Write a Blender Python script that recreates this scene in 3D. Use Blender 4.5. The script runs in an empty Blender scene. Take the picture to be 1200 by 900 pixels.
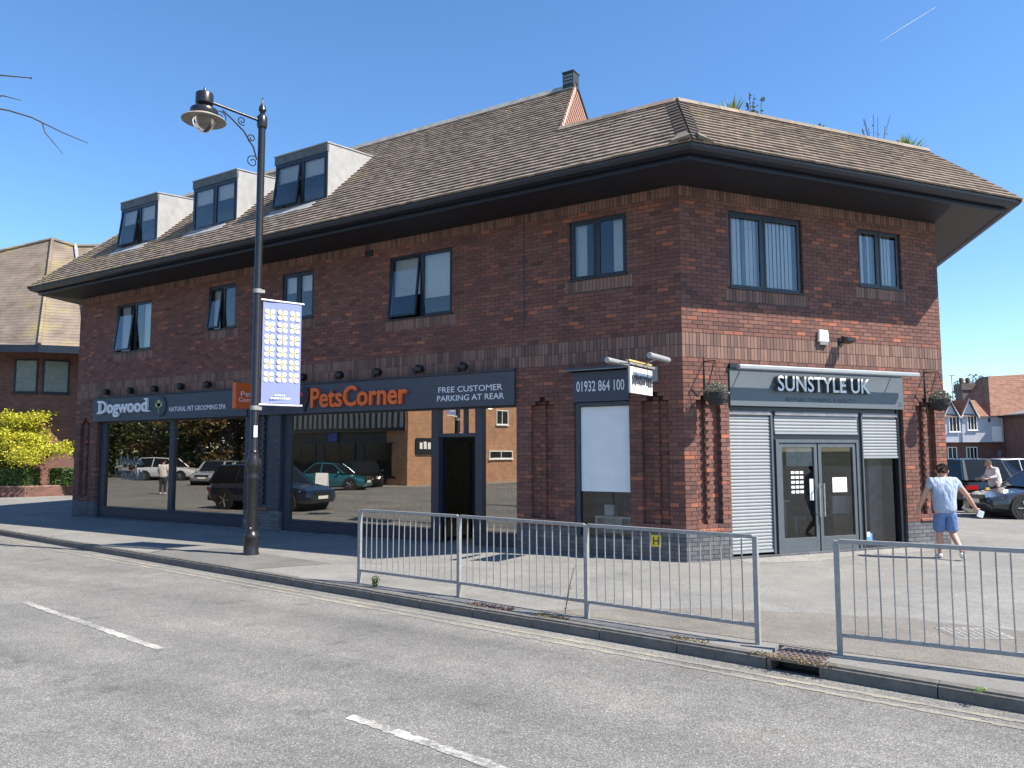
import bpy, bmesh, math, random
from mathutils import Vector, Matrix
random.seed(7)
R = math.radians
sc = bpy.context.scene
col = sc.collection

# ------------------------------------------------------------------ camera
CAM = Vector((4.5556, -13.0026, 1.9143))
cd = bpy.data.cameras.new('camera'); cam = bpy.data.objects.new('camera', cd); col.objects.link(cam)
cd.sensor_width = 36; cd.lens = 27.066; cd.clip_start = .05; cd.clip_end = 20000
_r, _u, _f = (.84906, .52829, -.00321), (.04886, -.07247, .99617), (-.52603, .84597, .08735)
cam.matrix_world = Matrix(((_r[0], _u[0], -_f[0], CAM.x), (_r[1], _u[1], -_f[1], CAM.y), (_r[2], _u[2], -_f[2], CAM.z), (0, 0, 0, 1)))
sc.camera = cam

# ------------------------------------------------------------------ sky, sun, exposure
SUN_AZ, SUN_EL = R(9), R(50)          # azimuth measured from +X towards +Y
w = bpy.data.worlds.new('World'); sc.world = w; w.use_nodes = True
nt = w.node_tree; bg = nt.nodes['Background']
sky = nt.nodes.new('ShaderNodeTexSky'); sky.sky_type = 'NISHITA'; sky.sun_disc = False
sky.sun_elevation = SUN_EL; sky.sun_rotation = R(90) - SUN_AZ
sky.altitude = 60; sky.air_density = 1.0; sky.dust_density = .1; sky.ozone_density = 4.8
hs = nt.nodes.new('ShaderNodeHueSaturation'); hs.inputs['Saturation'].default_value = 1.13
nt.links.new(sky.outputs[0], hs.inputs['Color']); nt.links.new(hs.outputs[0], bg.inputs[0]); bg.inputs[1].default_value = .12
sd = bpy.data.lights.new('sun', 'SUN'); sd.energy = 5.0; sd.angle = R(.53); sd.color = (1, .925, .81)
sun = bpy.data.objects.new('sun', sd); col.objects.link(sun)
SD = Vector((math.cos(SUN_AZ) * math.cos(SUN_EL), math.sin(SUN_AZ) * math.cos(SUN_EL), math.sin(SUN_EL)))
sun.rotation_euler = SD.to_track_quat('Z', 'Y').to_euler(); sun.location = (10, 0, 30)
sc.view_settings.view_transform = 'Standard'; sc.view_settings.look = 'None'
sc.view_settings.gamma = 1; sc.view_settings.exposure = .98; sc.view_settings.use_curve_mapping = False
sc.cycles.max_bounces = 8; sc.cycles.transparent_max_bounces = 12; sc.cycles.use_denoising = True

# ------------------------------------------------------------------ materials
def nodes(name):
    m = bpy.data.materials.new(name); m.use_nodes = True
    t = m.node_tree; return m, t, t.nodes['Principled BSDF']
def N(t, kind, **kw):
    n = t.nodes.new(kind)
    for k, v in kw.items(): setattr(n, k, v)
    return n
def rgba(c): return (c[0], c[1], c[2], 1)
def ramp(t, stops, inp, const=False):
    r = N(t, 'ShaderNodeValToRGB'); e = r.color_ramp
    if const: e.interpolation = 'CONSTANT'
    while len(e.elements) < len(stops): e.elements.new(.5)
    for el, (p, c) in zip(e.elements, stops): el.position = p; el.color = rgba(c)
    t.links.new(inp, r.inputs[0]); return r.outputs[0]
def coord(t): return N(t, 'ShaderNodeTexCoord').outputs['Object']
def noise(t, scale, detail=4, rough=.6, vec=None):
    n = N(t, 'ShaderNodeTexNoise'); n.inputs['Scale'].default_value = scale; n.inputs['Detail'].default_value = detail
    n.inputs['Roughness'].default_value = rough
    t.links.new(vec or coord(t), n.inputs['Vector']); return n.outputs['Fac']
def mixc(t, a, b, fac, mode='MIX'):
    m = N(t, 'ShaderNodeMix', data_type='RGBA', blend_type=mode)
    for i, v in ((6, a), (7, b)):
        if isinstance(v, (tuple, list)): m.inputs[i].default_value = rgba(v)
        else: t.links.new(v, m.inputs[i])
    if isinstance(fac, (int, float)): m.inputs[0].default_value = fac
    else: t.links.new(fac, m.inputs[0])
    return m.outputs[2]
def bump(t, b, h, strength=.3, dist=.01):
    n = N(t, 'ShaderNodeBump'); n.inputs['Strength'].default_value = strength; n.inputs['Distance'].default_value = dist
    t.links.new(h, n.inputs['Height']); t.links.new(n.outputs[0], b.inputs['Normal'])
MATS = {}
def plain(name, c, rough=.6, metal=0, var=.25, scale=6, bmp=0, spec=None):
    """one colour with soft wear: noise darkens and lightens it a little"""
    if name in MATS: return MATS[name]
    m, t, b = nodes(name)
    f = noise(t, scale, 5)
    lo = tuple(x * (1 - var) for x in c); hi = tuple(min(1, x * (1 + var)) for x in c)
    t.links.new(ramp(t, [(.3, lo), (.7, hi)], f), b.inputs['Base Color'])
    b.inputs['Roughness'].default_value = rough; b.inputs['Metallic'].default_value = metal
    if spec is not None: b.inputs['Specular IOR Level'].default_value = spec
    if bmp: bump(t, b, noise(t, scale * 8, 3), bmp, .004)
    MATS[name] = m; return m
def toned(name, stops, rough=.85, use_obj=False, nscale=40, namt=.35, bmp=.25, lichen=None, streak=None):
    """colour picked per piece (face attribute 'tone' or object random) plus grain inside each piece"""
    if name in MATS: return MATS[name]
    m, t, b = nodes(name)
    if use_obj: src = N(t, 'ShaderNodeObjectInfo').outputs['Random']
    else: src = N(t, 'ShaderNodeAttribute', attribute_name='tone').outputs['Fac']
    c = ramp(t, stops, src)
    geo = N(t, 'ShaderNodeNewGeometry').outputs['Position']
    g = noise(t, nscale, 4, .65, geo)
    c = mixc(t, c, ramp(t, [(.3, (.55, .55, .55)), (.7, (1.3, 1.28, 1.25))], g), namt, 'MULTIPLY')
    mp_ = N(t, 'ShaderNodeMapping'); mp_.inputs['Scale'].default_value = (1, 1, .28); t.links.new(geo, mp_.inputs[0])
    c = mixc(t, c, ramp(t, [(.32, (.62, .62, .64)), (.66, (1.15, 1.13, 1.1))], noise(t, .9, 5, .65, mp_.outputs[0])), .5, 'MULTIPLY')
    if lichen:
        f = noise(t, lichen[1], 6, .7, geo)
        sx = N(t, 'ShaderNodeSeparateXYZ'); t.links.new(geo, sx.inputs[0]); mr = N(t, 'ShaderNodeMapRange'); t.links.new(sx.outputs[0], mr.inputs[0])
        mr.inputs[1].default_value = -8; mr.inputs[2].default_value = -19; mr.inputs[3].default_value = -.03; mr.inputs[4].default_value = .12
        ad = N(t, 'ShaderNodeMath', operation='ADD'); t.links.new(f, ad.inputs[0]); t.links.new(mr.outputs[0], ad.inputs[1]); f = ad.outputs[0]
        c = mixc(t, c, lichen[0], ramp(t, [(lichen[2], (0, 0, 0)), (lichen[2] + .16, (1, 1, 1))], f))
    t.links.new(c, b.inputs['Base Color']); b.inputs['Roughness'].default_value = rough
    bump(t, b, g, bmp, .004)
    MATS[name] = m; return m
BR = [(0, (0.088, 0.044, 0.0386)), (.2, (0.128, 0.059, 0.0479)), (.42, (0.168, 0.0722, 0.0554)), (.58, (0.19, 0.0915, 0.0697)), (.72, (0.215, 0.088, 0.063)), (.86, (0.28, 0.0986, 0.0622)), (1, (0.38, 0.132, 0.0739))]
BR1 = [(p, c) for p, (_, c) in zip((.01, .09, .48, .8, .92, .955, .99), BR)]
SOL = [(0, (0.126, 0.072, 0.06)), (.35, (0.18, 0.106, 0.084)), (.7, (0.228, 0.138, 0.108)), (1, (0.252, 0.138, 0.102))]
PLI = [(0, (.09, .092, .105)), (.5, (.12, .12, .132)), (1, (.15, .148, .158))]
PNT = [(0, (.03, .04, .06)), (.5, (.035, .047, .07)), (1, (.042, .056, .08))]
TIL = [(0, (0.165, 0.13, 0.104)), (.3, (0.209, 0.168, 0.134)), (.6, (0.242, 0.196, 0.157)), (.85, (0.272, 0.22, 0.175)), (1, (0.291, 0.21, 0.157))]
M_brick = toned('brick_red', BR); M_brick1 = toned('brick_red_single', BR1, use_obj=True)
M_sold = toned('brick_soldier', SOL); M_plin = toned('brick_plinth_blue', PLI, rough=.7)
M_pbrick = toned('brick_painted_navy', PNT, rough=.45)
M_tile = toned('roof_tile', TIL, nscale=9, namt=.5, lichen=((.3, .24, .1), 1.1, .6)); M_tile1 = toned('roof_tile_single', TIL, use_obj=True, nscale=9, namt=.5, lichen=((.3, .24, .1), 1.1, .6))
M_mort = plain('mortar', (.085, .062, .056), .95, var=.3, scale=20)
M_navy = plain('navy_paint', (.026, .036, .055), .38, var=.12)
M_navy2 = plain('navy_sign_panel', (.042, .057, .08), .42, var=.1)
M_anth = plain('anthracite_frame', (.012, .015, .022), .35, var=.15)
M_fascia = plain('dark_eaves_board', (.011, .015, .027), .4, var=.15)
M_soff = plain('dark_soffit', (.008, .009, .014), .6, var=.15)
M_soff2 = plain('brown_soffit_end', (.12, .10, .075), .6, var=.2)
M_white = plain('white_paint', (.78, .78, .76), .5, var=.05)
M_black = plain('black_metal', (.012, .012, .014), .35, var=.2)
M_cast = plain('black_cast_iron', (.016, .016, .018), .3, var=.25, scale=12)
M_galv = plain('galvanised_steel', (.3, .3, .29), .5, .25, var=.16, scale=22)
M_alu = plain('grey_aluminium', (.11, .125, .14), .4, .3, var=.08)
M_shut = plain('shutter_grey', (.31, .325, .335), .45, .15, var=.05)
M_signgrey = plain('sign_grey', (.105, .127, .145), .5, var=.05)
M_lead = plain('lead_cheek', (.31, .31, .305), .7, var=.14, scale=4)
M_leadd = plain('dark_lead_fascia', (.09, .1, .1), .7, var=.3, scale=5)
M_orange = plain('orange_letters', (.75, .14, .03), .35, var=.05)
M_orange2 = plain('orange_sign', (.62, .12, .03), .4, var=.06)
M_glassw = plain('white_film', (.7, .73, .75), .5, var=.06, scale=3)
M_blind = plain('white_blind', (.72, .72, .7), .8, var=.04)
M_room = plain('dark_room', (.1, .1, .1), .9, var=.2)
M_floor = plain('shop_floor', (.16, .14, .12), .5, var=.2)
M_rubber = plain('tyre_rubber', (.018, .018, .019), .8, var=.2)
M_rim = plain('alloy_rim', (.45, .46, .48), .3, .8, var=.1)
M_plate = plain('white_number_plate', (.75, .75, .7), .4, var=.03)
M_platey = plain('yellow_number_plate', (.75, .55, .04), .4, var=.03)
M_redl = plain('red_lamp', (.4, .012, .012), .2, var=.1)
M_headl = plain('headlamp', (.7, .72, .75), .1, var=.1)
M_wood = plain('wood', (.22, .12, .06), .6, var=.3)
M_rend = plain('lilac_render', (.44, .45, .5), .9, var=.08, scale=2, bmp=.2)
M_redroof = plain('red_clay_tiles', (.24, .12, .082), .9, var=.35, scale=2.5, bmp=.4)
M_greyroof = plain('grey_slates', (.2, .19, .18), .8, var=.2, scale=3)
M_bark = plain('bark', (.06, .045, .035), .9, var=.4, scale=18, bmp=.5)
M_iron = plain('gully_iron', (.2, .16, .14), .7, .4, var=.35, scale=30, bmp=.4)
M_grey = plain('mid_grey_plastic', (.2, .2, .21), .5)
M_endwall = toned('tile_hung_wall', [(0, (.3, .15, .11)), (.5, (.36, .19, .14)), (1, (.42, .23, .17))], nscale=15)

def glass_mat(name, ior=1.9, tint=(.62, .66, .68), wave=.0, gt=(.95, .97, 1)):
    m = bpy.data.materials.new(name); m.use_nodes = True; t = m.node_tree
    t.nodes.remove(t.nodes['Principled BSDF']); out = t.nodes['Material Output']
    tr = N(t, 'ShaderNodeBsdfTransparent'); tr.inputs[0].default_value = rgba(tint)
    gl = N(t, 'ShaderNodeBsdfGlossy'); gl.inputs['Roughness'].default_value = .0; gl.inputs[0].default_value = rgba(gt)
    fr = N(t, 'ShaderNodeFresnel'); fr.inputs[0].default_value = ior
    mx = N(t, 'ShaderNodeMixShader')
    if wave:
        b = N(t, 'ShaderNodeBump'); b.inputs['Strength'].default_value = wave; b.inputs['Distance'].default_value = .02
        t.links.new(noise(t, .8, 1), b.inputs['Height']); t.links.new(b.outputs[0], gl.inputs['Normal'])
    t.links.new(fr.outputs[0], mx.inputs[0]); t.links.new(tr.outputs[0], mx.inputs[1]); t.links.new(gl.outputs[0], mx.inputs[2])
    t.links.new(mx.outputs[0], out.inputs['Surface']); return m
M_glass = glass_mat('shop_glass', 4.3, (.5, .52, .53), .05, (1, .95, .86))
M_glassu = glass_mat('upper_glass', 1.85, (.9, .92, .92), .03)
M_glassd = glass_mat('door_glass', 1.7, (.7, .72, .74), .02)
M_carglass = plain('car_glass', (.01, .012, .014), .12, var=.1, spec=.25)
def carpaint(name, c):
    m, t, b = nodes(name); b.inputs['Base Color'].default_value = rgba(c); b.inputs['Roughness'].default_value = .25
    b.inputs['Metallic'].default_value = .2; b.inputs['Coat Weight'].default_value = .8; b.inputs['Coat Roughness'].default_value = .04
    return m
def emit(name, c, s):
    m, t, b = nodes(name); b.inputs['Base Color'].default_value = rgba(c)
    b.inputs['Emission Color'].default_value = rgba(c); b.inputs['Emission Strength'].default_value = s; return m
M_lamp = emit('ceiling_lamp_glow', (1, .93, .8), 45)
def leafmat(name, stops):
    m, t, b = nodes(name); a = N(t, 'ShaderNodeAttribute', attribute_name='tone').outputs['Fac']
    c = ramp(t, stops, a); t.links.new(c, b.inputs['Base Color']); b.inputs['Roughness'].default_value = .55
    tl = N(t, 'ShaderNodeBsdfTranslucent'); t.links.new(c, tl.inputs[0])
    mx = N(t, 'ShaderNodeMixShader'); mx.inputs[0].default_value = .3
    t.links.new(b.outputs[0], mx.inputs[1]); t.links.new(tl.outputs[0], mx.inputs[2])
    t.links.new(mx.outputs[0], t.nodes['Material Output'].inputs['Surface']); return m
L_acer = leafmat('golden_leaves', [(0, (.2, .23, .02)), (.3, (.4, .4, .03)), (.7, (.58, .54, .04)), (1, (.7, .66, .1))])
L_hedge = leafmat('hedge_leaves', [(0, (.05, .1, .02)), (1, (.14, .22, .05))])
L_dark = leafmat('dark_leaves', [(0, (.03, .055, .015)), (.6, (.07, .11, .025)), (1, (.13, .15, .04))])
L_brown = leafmat('russet_leaves', [(0, (.09, .05, .02)), (.6, (.2, .12, .035)), (1, (.16, .17, .05))])
L_dry = leafmat('dry_weed', [(0, (.16, .12, .06)), (1, (.3, .25, .12))])
L_red = leafmat('red_weed', [(0, (.2, .08, .07)), (1, (.3, .2, .15))])
L_yuc = leafmat('yucca_leaves', [(0, (.12, .17, .03)), (1, (.35, .38, .08))])
L_basket = leafmat('basket_moss', [(0, (.08, .09, .06)), (1, (.3, .31, .24))])

def asphalt(name, c1, c2, grit, patch, bm=.35, tint=None, streaks=False):
    m, t, b = nodes(name); p = N(t, 'ShaderNodeNewGeometry').outputs['Position']
    v = N(t, 'ShaderNodeTexVoronoi'); v.inputs['Scale'].default_value = grit; t.links.new(p, v.inputs['Vector'])
    hsv = N(t, 'ShaderNodeSeparateColor'); t.links.new(v.outputs['Color'], hsv.inputs[0])
    c = ramp(t, [(0, c1), (.75, c2), (1, tuple(min(1, x * 1.7) for x in c2))], hsv.outputs[0])
    big = noise(t, patch, 6, .65, p)
    c = mixc(t, c, ramp(t, [(.3, (.72, .72, .73)), (.7, (1.18, 1.16, 1.13))], big), .75, 'MULTIPLY')
    fine = noise(t, 3.5, 5, .7, p)
    c = mixc(t, c, ramp(t, [(.35, (.85, .85, .85)), (.65, (1.12, 1.12, 1.12))], fine), .7, 'MULTIPLY')
    if streaks:            # polished wheel tracks, oil drips and patch edges drawn out along the lane
        mp = N(t, 'ShaderNodeMapping'); mp.inputs['Rotation'].default_value = (0, 0, .13); mp.inputs['Scale'].default_value = (.06, 1.1, 1); t.links.new(p, mp.inputs[0])
        c = mixc(t, c, ramp(t, [(.3, (.74, .74, .75)), (.5, (1, 1, 1)), (.72, (1.2, 1.19, 1.17))], noise(t, 1.0, 5, .6, mp.outputs[0])), .85, 'MULTIPLY')
        c = mixc(t, c, ramp(t, [(.3, (.55, .55, .56)), (.37, (1, 1, 1))], noise(t, 1.7, 3, .5, p)), .5, 'MULTIPLY')
        vc = N(t, 'ShaderNodeTexVoronoi', feature='DISTANCE_TO_EDGE'); vc.inputs['Scale'].default_value = .15; 
        dn = N(t, 'ShaderNodeTexNoise'); dn.inputs['Scale'].default_value = 1.6; dn.inputs['Detail'].default_value = 5; t.links.new(p, dn.inputs['Vector'])
        av = N(t, 'ShaderNodeVectorMath', operation='MULTIPLY_ADD'); av.inputs[1].default_value = (.9, .9, 0); t.links.new(dn.outputs['Color'], av.inputs[0]); t.links.new(p, av.inputs[2]); t.links.new(av.outputs[0], vc.inputs['Vector'])
        c = mixc(t, c, ramp(t, [(0, (.5, .5, .5)), (.003, (1, 1, 1))], vc.outputs['Distance']), .3, 'MULTIPLY')
    if tint:
        gs = N(t, 'ShaderNodeTexVoronoi'); gs.inputs['Scale'].default_value = 2.6; t.links.new(p, gs.inputs['Vector'])
        c = mixc(t, c, ramp(t, [(.05, (.6, .6, .6)), (.075, (1, 1, 1))], gs.outputs['Distance']), .7, 'MULTIPLY')
        c = mixc(t, c, ramp(t, [(.3, (.7, .69, .68)), (.42, (1, 1, 1)), (.7, (1.1, 1.09, 1.07))], noise(t, 1.3, 6, .7, p)), .7, 'MULTIPLY')
        f = noise(t, .5, 3, .5, p); c = mixc(t, c, tint, ramp(t, [(.5, (0, 0, 0)), (.62, (.55, .55, .55))], f))
    t.links.new(c, b.inputs['Base Color']); b.inputs['Roughness'].default_value = .85; b.inputs['Specular IOR Level'].default_value = .3
    bump(t, b, v.outputs['Distance'], bm, .006); return m
M_road = asphalt('road_asphalt', (.112, .11, .105), (.203, .199, .187), 120, .35, streaks=True)
M_pave = asphalt('pavement_asphalt', (.162, .16, .152), (.216, .213, .202), 150, .6, .15, (.19, .182, .168))
M_apron = asphalt('concrete_apron', (.2, .196, .185), (.26, .25, .235), 60, 1.2, .1)
M_kerb = plain('kerb_concrete', (.125, .118, .106), .9, var=.28, scale=9, bmp=.5)
def worn(name, c, under, thr, scale=26):
    m, t, b = nodes(name); p = N(t, 'ShaderNodeNewGeometry').outputs['Position']
    f = noise(t, scale, 6, .75, p); g = noise(t, 2.2, 4, .6, p)
    ad = N(t, 'ShaderNodeMath', operation='ADD'); t.links.new(f, ad.inputs[0]); t.links.new(g, ad.inputs[1])
    fac = ramp(t, [(thr - .06, (0, 0, 0)), (thr + .06, (1, 1, 1))], N_half(t, ad.outputs[0]))
    t.links.new(mixc(t, under, c, fac), b.inputs['Base Color']); b.inputs['Roughness'].default_value = .8
    return m
def N_half(t, o):
    n = N(t, 'ShaderNodeMath', operation='MULTIPLY'); n.inputs[1].default_value = .5; t.links.new(o, n.inputs[0]); return n.outputs[0]
M_line = worn('worn_white_line', (.45, .44, .4), (.18, .176, .166), .505)
M_yel = worn('faded_yellow_line', (.32, .29, .22), (.2, .193, .172), .53)

# brick texture for far walls where single bricks cannot be told apart
def brickwall(name, c1, c2, mort):
    m, t, b = nodes(name); tc = N(t, 'ShaderNodeTexCoord'); mp = N(t, 'ShaderNodeMapping')
    t.links.new(tc.outputs['UV'], mp.inputs[0])
    bt = N(t, 'ShaderNodeTexBrick'); bt.inputs['Color1'].default_value = rgba(c1); bt.inputs['Color2'].default_value = rgba(c2); bt.inputs['Mortar'].default_value = rgba(mort)
    bt.inputs['Scale'].default_value = 1; bt.inputs['Brick Width'].default_value = .225; bt.inputs['Row Height'].default_value = .075; bt.inputs['Mortar Size'].default_value = .006
    t.links.new(mp.outputs[0], bt.inputs['Vector'])
    t.links.new(mixc(t, bt.outputs[0], ramp(t, [(.3, (.7, .7, .7)), (.7, (1.2, 1.2, 1.2))], noise(t, 1.5)), .7, 'MULTIPLY'), b.inputs['Base Color'])
    b.inputs['Roughness'].default_value = .9; return m
M_bwall = brickwall('far_brick_wall', (.2, .085, .06), (.13, .06, .05), (.14, .11, .1))
M_bwallo = brickwall('orange_brick_wall', (.42, .21, .11), (.32, .14, .07), (.52, .42, .3))

# ------------------------------------------------------------------ mesh helpers
class MB:
    def __init__(s): s.v = []; s.f = []; s.t = []; s.m = []
    def quad(s, a, b, c, d, tone=None, mi=0):
        n = len(s.v); s.v += [tuple(a), tuple(b), tuple(c), tuple(d)]; s.f.append((n, n + 1, n + 2, n + 3)); s.t.append(random.random() if tone is None else tone); s.m.append(mi)
    def poly(s, pts, tone=.5, mi=0):
        n = len(s.v); s.v += [tuple(p) for p in pts]; s.f.append(tuple(range(n, n + len(pts)))); s.t.append(tone); s.m.append(mi)
    def hexa(s, p, tone=.5, skip=(), mi=0):
        """8 points: bottom ring 0-3, top ring 4-7"""
        n = len(s.v); s.v += [tuple(q) for q in p]
        for i, f in enumerate(((3, 2, 1, 0), (4, 5, 6, 7), (0, 1, 5, 4), (1, 2, 6, 5), (2, 3, 7, 6), (3, 0, 4, 7))):
            if i in skip: continue
            s.f.append(tuple(n + k for k in f)); s.t.append(tone); s.m.append(mi)
    def box(s, x0, x1, y0, y1, z0, z1, tone=.5, skip=(), mi=0):
        s.hexa([(x0, y0, z0), (x1, y0, z0), (x1, y1, z0), (x0, y1, z0), (x0, y0, z1), (x1, y0, z1), (x1, y1, z1), (x0, y1, z1)], tone, skip, mi)
    def prism(s, pts, z0, z1, tone=.5, mi=0):
        n = len(pts); s.poly([(p[0], p[1], z1) for p in pts], tone, mi); s.poly([(p[0], p[1], z0) for p in reversed(pts)], tone, mi)
        for i in range(n):
            a, b = pts[i], pts[(i + 1) % n]; s.poly([(a[0], a[1], z0), (b[0], b[1], z0), (b[0], b[1], z1), (a[0], a[1], z1)], tone, mi)
    def lathe(s, prof, n=16, c=(0, 0, 0), axis='z', tone=.5, mi=0, cap=True):
        def P(r, h, a):
            x, y = r * math.cos(a), r * math.sin(a)
            return {'z': (c[0] + x, c[1] + y, c[2] + h), 'y': (c[0] + x, c[1] + h, c[2] + y), 'x': (c[0] + h, c[1] + x, c[2] + y)}[axis]
        b = len(s.v)
        for r, h in prof:
            for i in range(n): s.v.append(P(r, h, 2 * math.pi * i / n))
        for j in range(len(prof) - 1):
            for i in range(n):
                k = (i + 1) % n; s.f.append((b + j * n + i, b + j * n + k, b + (j + 1) * n + k, b + (j + 1) * n + i)); s.t.append(tone); s.m.append(mi)
        if cap:
            s.f.append(tuple(b + i for i in reversed(range(n)))); s.t.append(tone); s.m.append(mi)
            s.f.append(tuple(b + (len(prof) - 1) * n + i for i in range(n))); s.t.append(tone); s.m.append(mi)
    def tube(s, pts, r, n=8, tone=.5, mi=0):
        pts = [Vector(p) for p in pts]; rs = r if isinstance(r, (list, tuple)) else [r] * len(pts)
        b = len(s.v); up = Vector((.013, .021, 1))
        for i, p in enumerate(pts):
            d = (pts[min(i + 1, len(pts) - 1)] - pts[max(i - 1, 0)]).normalized()
            x = d.cross(up)
            if x.length < .05: x = d.cross(Vector((1, 0, 0)))
            x.normalize(); y = d.cross(x)
            for k in range(n):
                a = 2 * math.pi * k / n; s.v.append(tuple(p + (x * math.cos(a) + y * math.sin(a)) * rs[i]))
        for i in range(len(pts) - 1):
            for k in range(n):
                q = (k + 1) % n; s.f.append((b + i * n + k, b + i * n + q, b + (i + 1) * n + q, b + (i + 1) * n + k)); s.t.append(tone); s.m.append(mi)
        s.f.append(tuple(b + k for k in reversed(range(n)))); s.t.append(tone); s.m.append(mi)
        e = b + (len(pts) - 1) * n; s.f.append(tuple(e + k for k in range(n))); s.t.append(tone); s.m.append(mi)
    def sphere(s, c, r, n=12, m=8, sz=1, tone=.5, mi=0):
        s.lathe([(max(1e-4, r * math.sin(math.pi * j / m)), -r * sz * math.cos(math.pi * j / m)) for j in range(m + 1)], n, c, tone=tone, mi=mi, cap=False)
    def mesh(s, name, mats, smooth=False):
        me = bpy.data.meshes.new(name); me.from_pydata(s.v, [], s.f)
        for m in (mats if isinstance(mats, (list, tuple)) else [mats]): me.materials.append(m)
        a = me.attributes.new('tone', 'FLOAT', 'FACE'); a.data.foreach_set('value', s.t)
        me.polygons.foreach_set('material_index', s.m)
        if smooth:
            me.shade_smooth(); me.set_sharp_from_angle(angle=R(38))
        me.update(); return me
    def build(s, name, mats, parent=None, loc=(0, 0, 0), rz=0, smooth=False, bevel=0):
        o = link(name, s.mesh(name, mats, smooth), parent, loc, rz)
        if bevel:
            b = o.modifiers.new('bevel', 'BEVEL'); b.width = bevel; b.segments = 2; b.limit_method = 'ANGLE'; b.angle_limit = R(50)
        return o
def link(name, data, parent=None, loc=(0, 0, 0), rz=0):
    o = bpy.data.objects.new(name, data); col.objects.link(o); o.parent = parent
    o.location = loc; o.rotation_euler = (0, 0, rz) if not isinstance(rz, tuple) else rz
    return o
def tag(o, label=None, cat=None, group=None, kind=None):
    if label: o['label'] = label
    if cat: o['category'] = cat
    if group: o['group'] = group
    if kind: o['kind'] = kind
    return o
def thing(name, label, cat, loc=(0, 0, 0), rz=0, group=None):
    return tag(link(name, None, None, loc, rz), label, cat, group)
def part(name, mat, parent, fn, **kw):
    mb = MB(); fn(mb); return mb.build(name, mat, parent, **kw)
def boxpart(name, mat, parent, x0, x1, y0, y1, z0, z1, **kw):
    mb = MB(); mb.box(x0, x1, y0, y1, z0, z1); return mb.build(name, mat, parent, **kw)
def copy_tree(o, parent=None):
    c = o.copy(); col.objects.link(c); c.parent = parent
    for ch in list(o.children): copy_tree(ch, c)
    return c
def text(body, name, mat, parent, x0, x1, z0, z1, y=0, ext=.01, off=0, loc=(0, 0, 0), rz=0, cap=None, fit=True, spacing=1.0, flip=False):
    """lettering as a mesh in the x-z plane, facing -y, stretched to the box x0..x1, z0..z1"""
    cu = bpy.data.curves.new('t', 'FONT'); cu.body = body; cu.extrude = ext; cu.offset = off; cu.resolution_u = 3; cu.space_character = spacing; cu.align_x = 'LEFT'
    o = bpy.data.objects.new('t', cu); col.objects.link(o)
    dg = bpy.context.evaluated_depsgraph_get(); me = bpy.data.meshes.new_from_object(o.evaluated_get(dg))
    bpy.data.objects.remove(o); bpy.data.curves.remove(cu)
    xs = [v.co.x for v in me.vertices]; ys = [v.co.y for v in me.vertices]
    ax, bx, ay, by = min(xs), max(xs), min(ys), max(ys)
    for v in me.vertices:
        u = (v.co.x - ax) / (bx - ax); h = (v.co.y - ay) / (by - ay)
        if flip: u = 1 - u
        v.co = Vector((x0 + u * (x1 - x0), y - v.co.z, z0 + h * (z1 - z0)))
    me.materials.clear(); me.materials.append(mat); me.name = name
    return link(name, me, parent, loc, rz)

TH = R(54.2546)                       # direction of the entrance front, from +X
D2 = Vector((math.cos(TH), math.sin(TH), 0)); N2 = Vector((math.sin(TH), -math.cos(TH), 0))
L1, L2 = 19.3, 6.415                  # lengths of the long wall and the entrance front
K = math.tan(TH / 2)                  # mitre of the blunt corner
FWD = Vector((-.52805, .84921, 0)); RGT = Vector((.84921, .52805, 0))
def V(r, t, z=0):                     # street grid of the far surroundings: r metres to the right, t metres ahead
    p = Vector((CAM.x, CAM.y, 0)) + RGT * r + FWD * t; p.z = z; return p
VROT = math.atan2(RGT.y, RGT.x)

# ================================================================== SETTING
KS = -.115                             # the kerb runs at a slight angle to the building
def yk(x): return -3.24 + KS * (x + 16.6)
KA = math.atan(KS)
def ground_sheet(name, pts, z, mat, thick=0):
    mb = MB()
    if thick: mb.prism(pts, z - thick, z)
    else: mb.poly([(p[0], p[1], z) for p in pts])
    return tag(mb.build(name, mat), kind='structure')
M_earth = plain('far_ground', (.12, .14, .07), .95, var=.3, scale=.05)
ground_sheet('ground', [(1500 * math.cos(a * math.pi / 16), 1500 * math.sin(a * math.pi / 16)) for a in range(32)], -.4, M_earth)
road = ground_sheet('road', [(-140, yk(-140) + .05), (-140, -90), (90, -90), (90, yk(90) + .05)], -.12, M_road)
# pavement and forecourt: one slab with the gap for the gully cut out of its edge
GX0, GX1 = 2.66, 3.17
kb = .125
pave = ground_sheet('pavement', [(-140, yk(-140) + kb), (GX0, yk(GX0) + kb), (GX0, yk(GX0) + .5), (GX1, yk(GX1) + .5), (GX1, yk(GX1) + kb), (90, yk(90) + kb), (90, 260), (-140, 260)], 0, M_pave, .3)
mb = MB(); mb.box(0, .905, 0, kb, -.28, .004)
kmesh = mb.mesh('kerb_stone', M_kerb)
bmk = bmesh.new(); bmk.from_mesh(kmesh)
bmesh.ops.bevel(bmk, geom=[e for e in bmk.edges if all(v.co.z > 0 for v in e.verts) and all(v.co.y < .01 for v in e.verts)], offset=.022, segments=3, affect='EDGES')
bmk.to_mesh(kmesh); bmk.free()
def kerb_at(x, length=.915):
    o = link('kerb_stone', kmesh, pave, (x, yk(x), random.uniform(-.006, .004)), KA + random.uniform(-.004, .004)); o.scale.x = length / .915
x = GX0
while x > -34: x -= .915 * math.cos(KA); kerb_at(x)
x = GX1
while x < 9: kerb_at(x); x += .915 * math.cos(KA)
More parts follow.
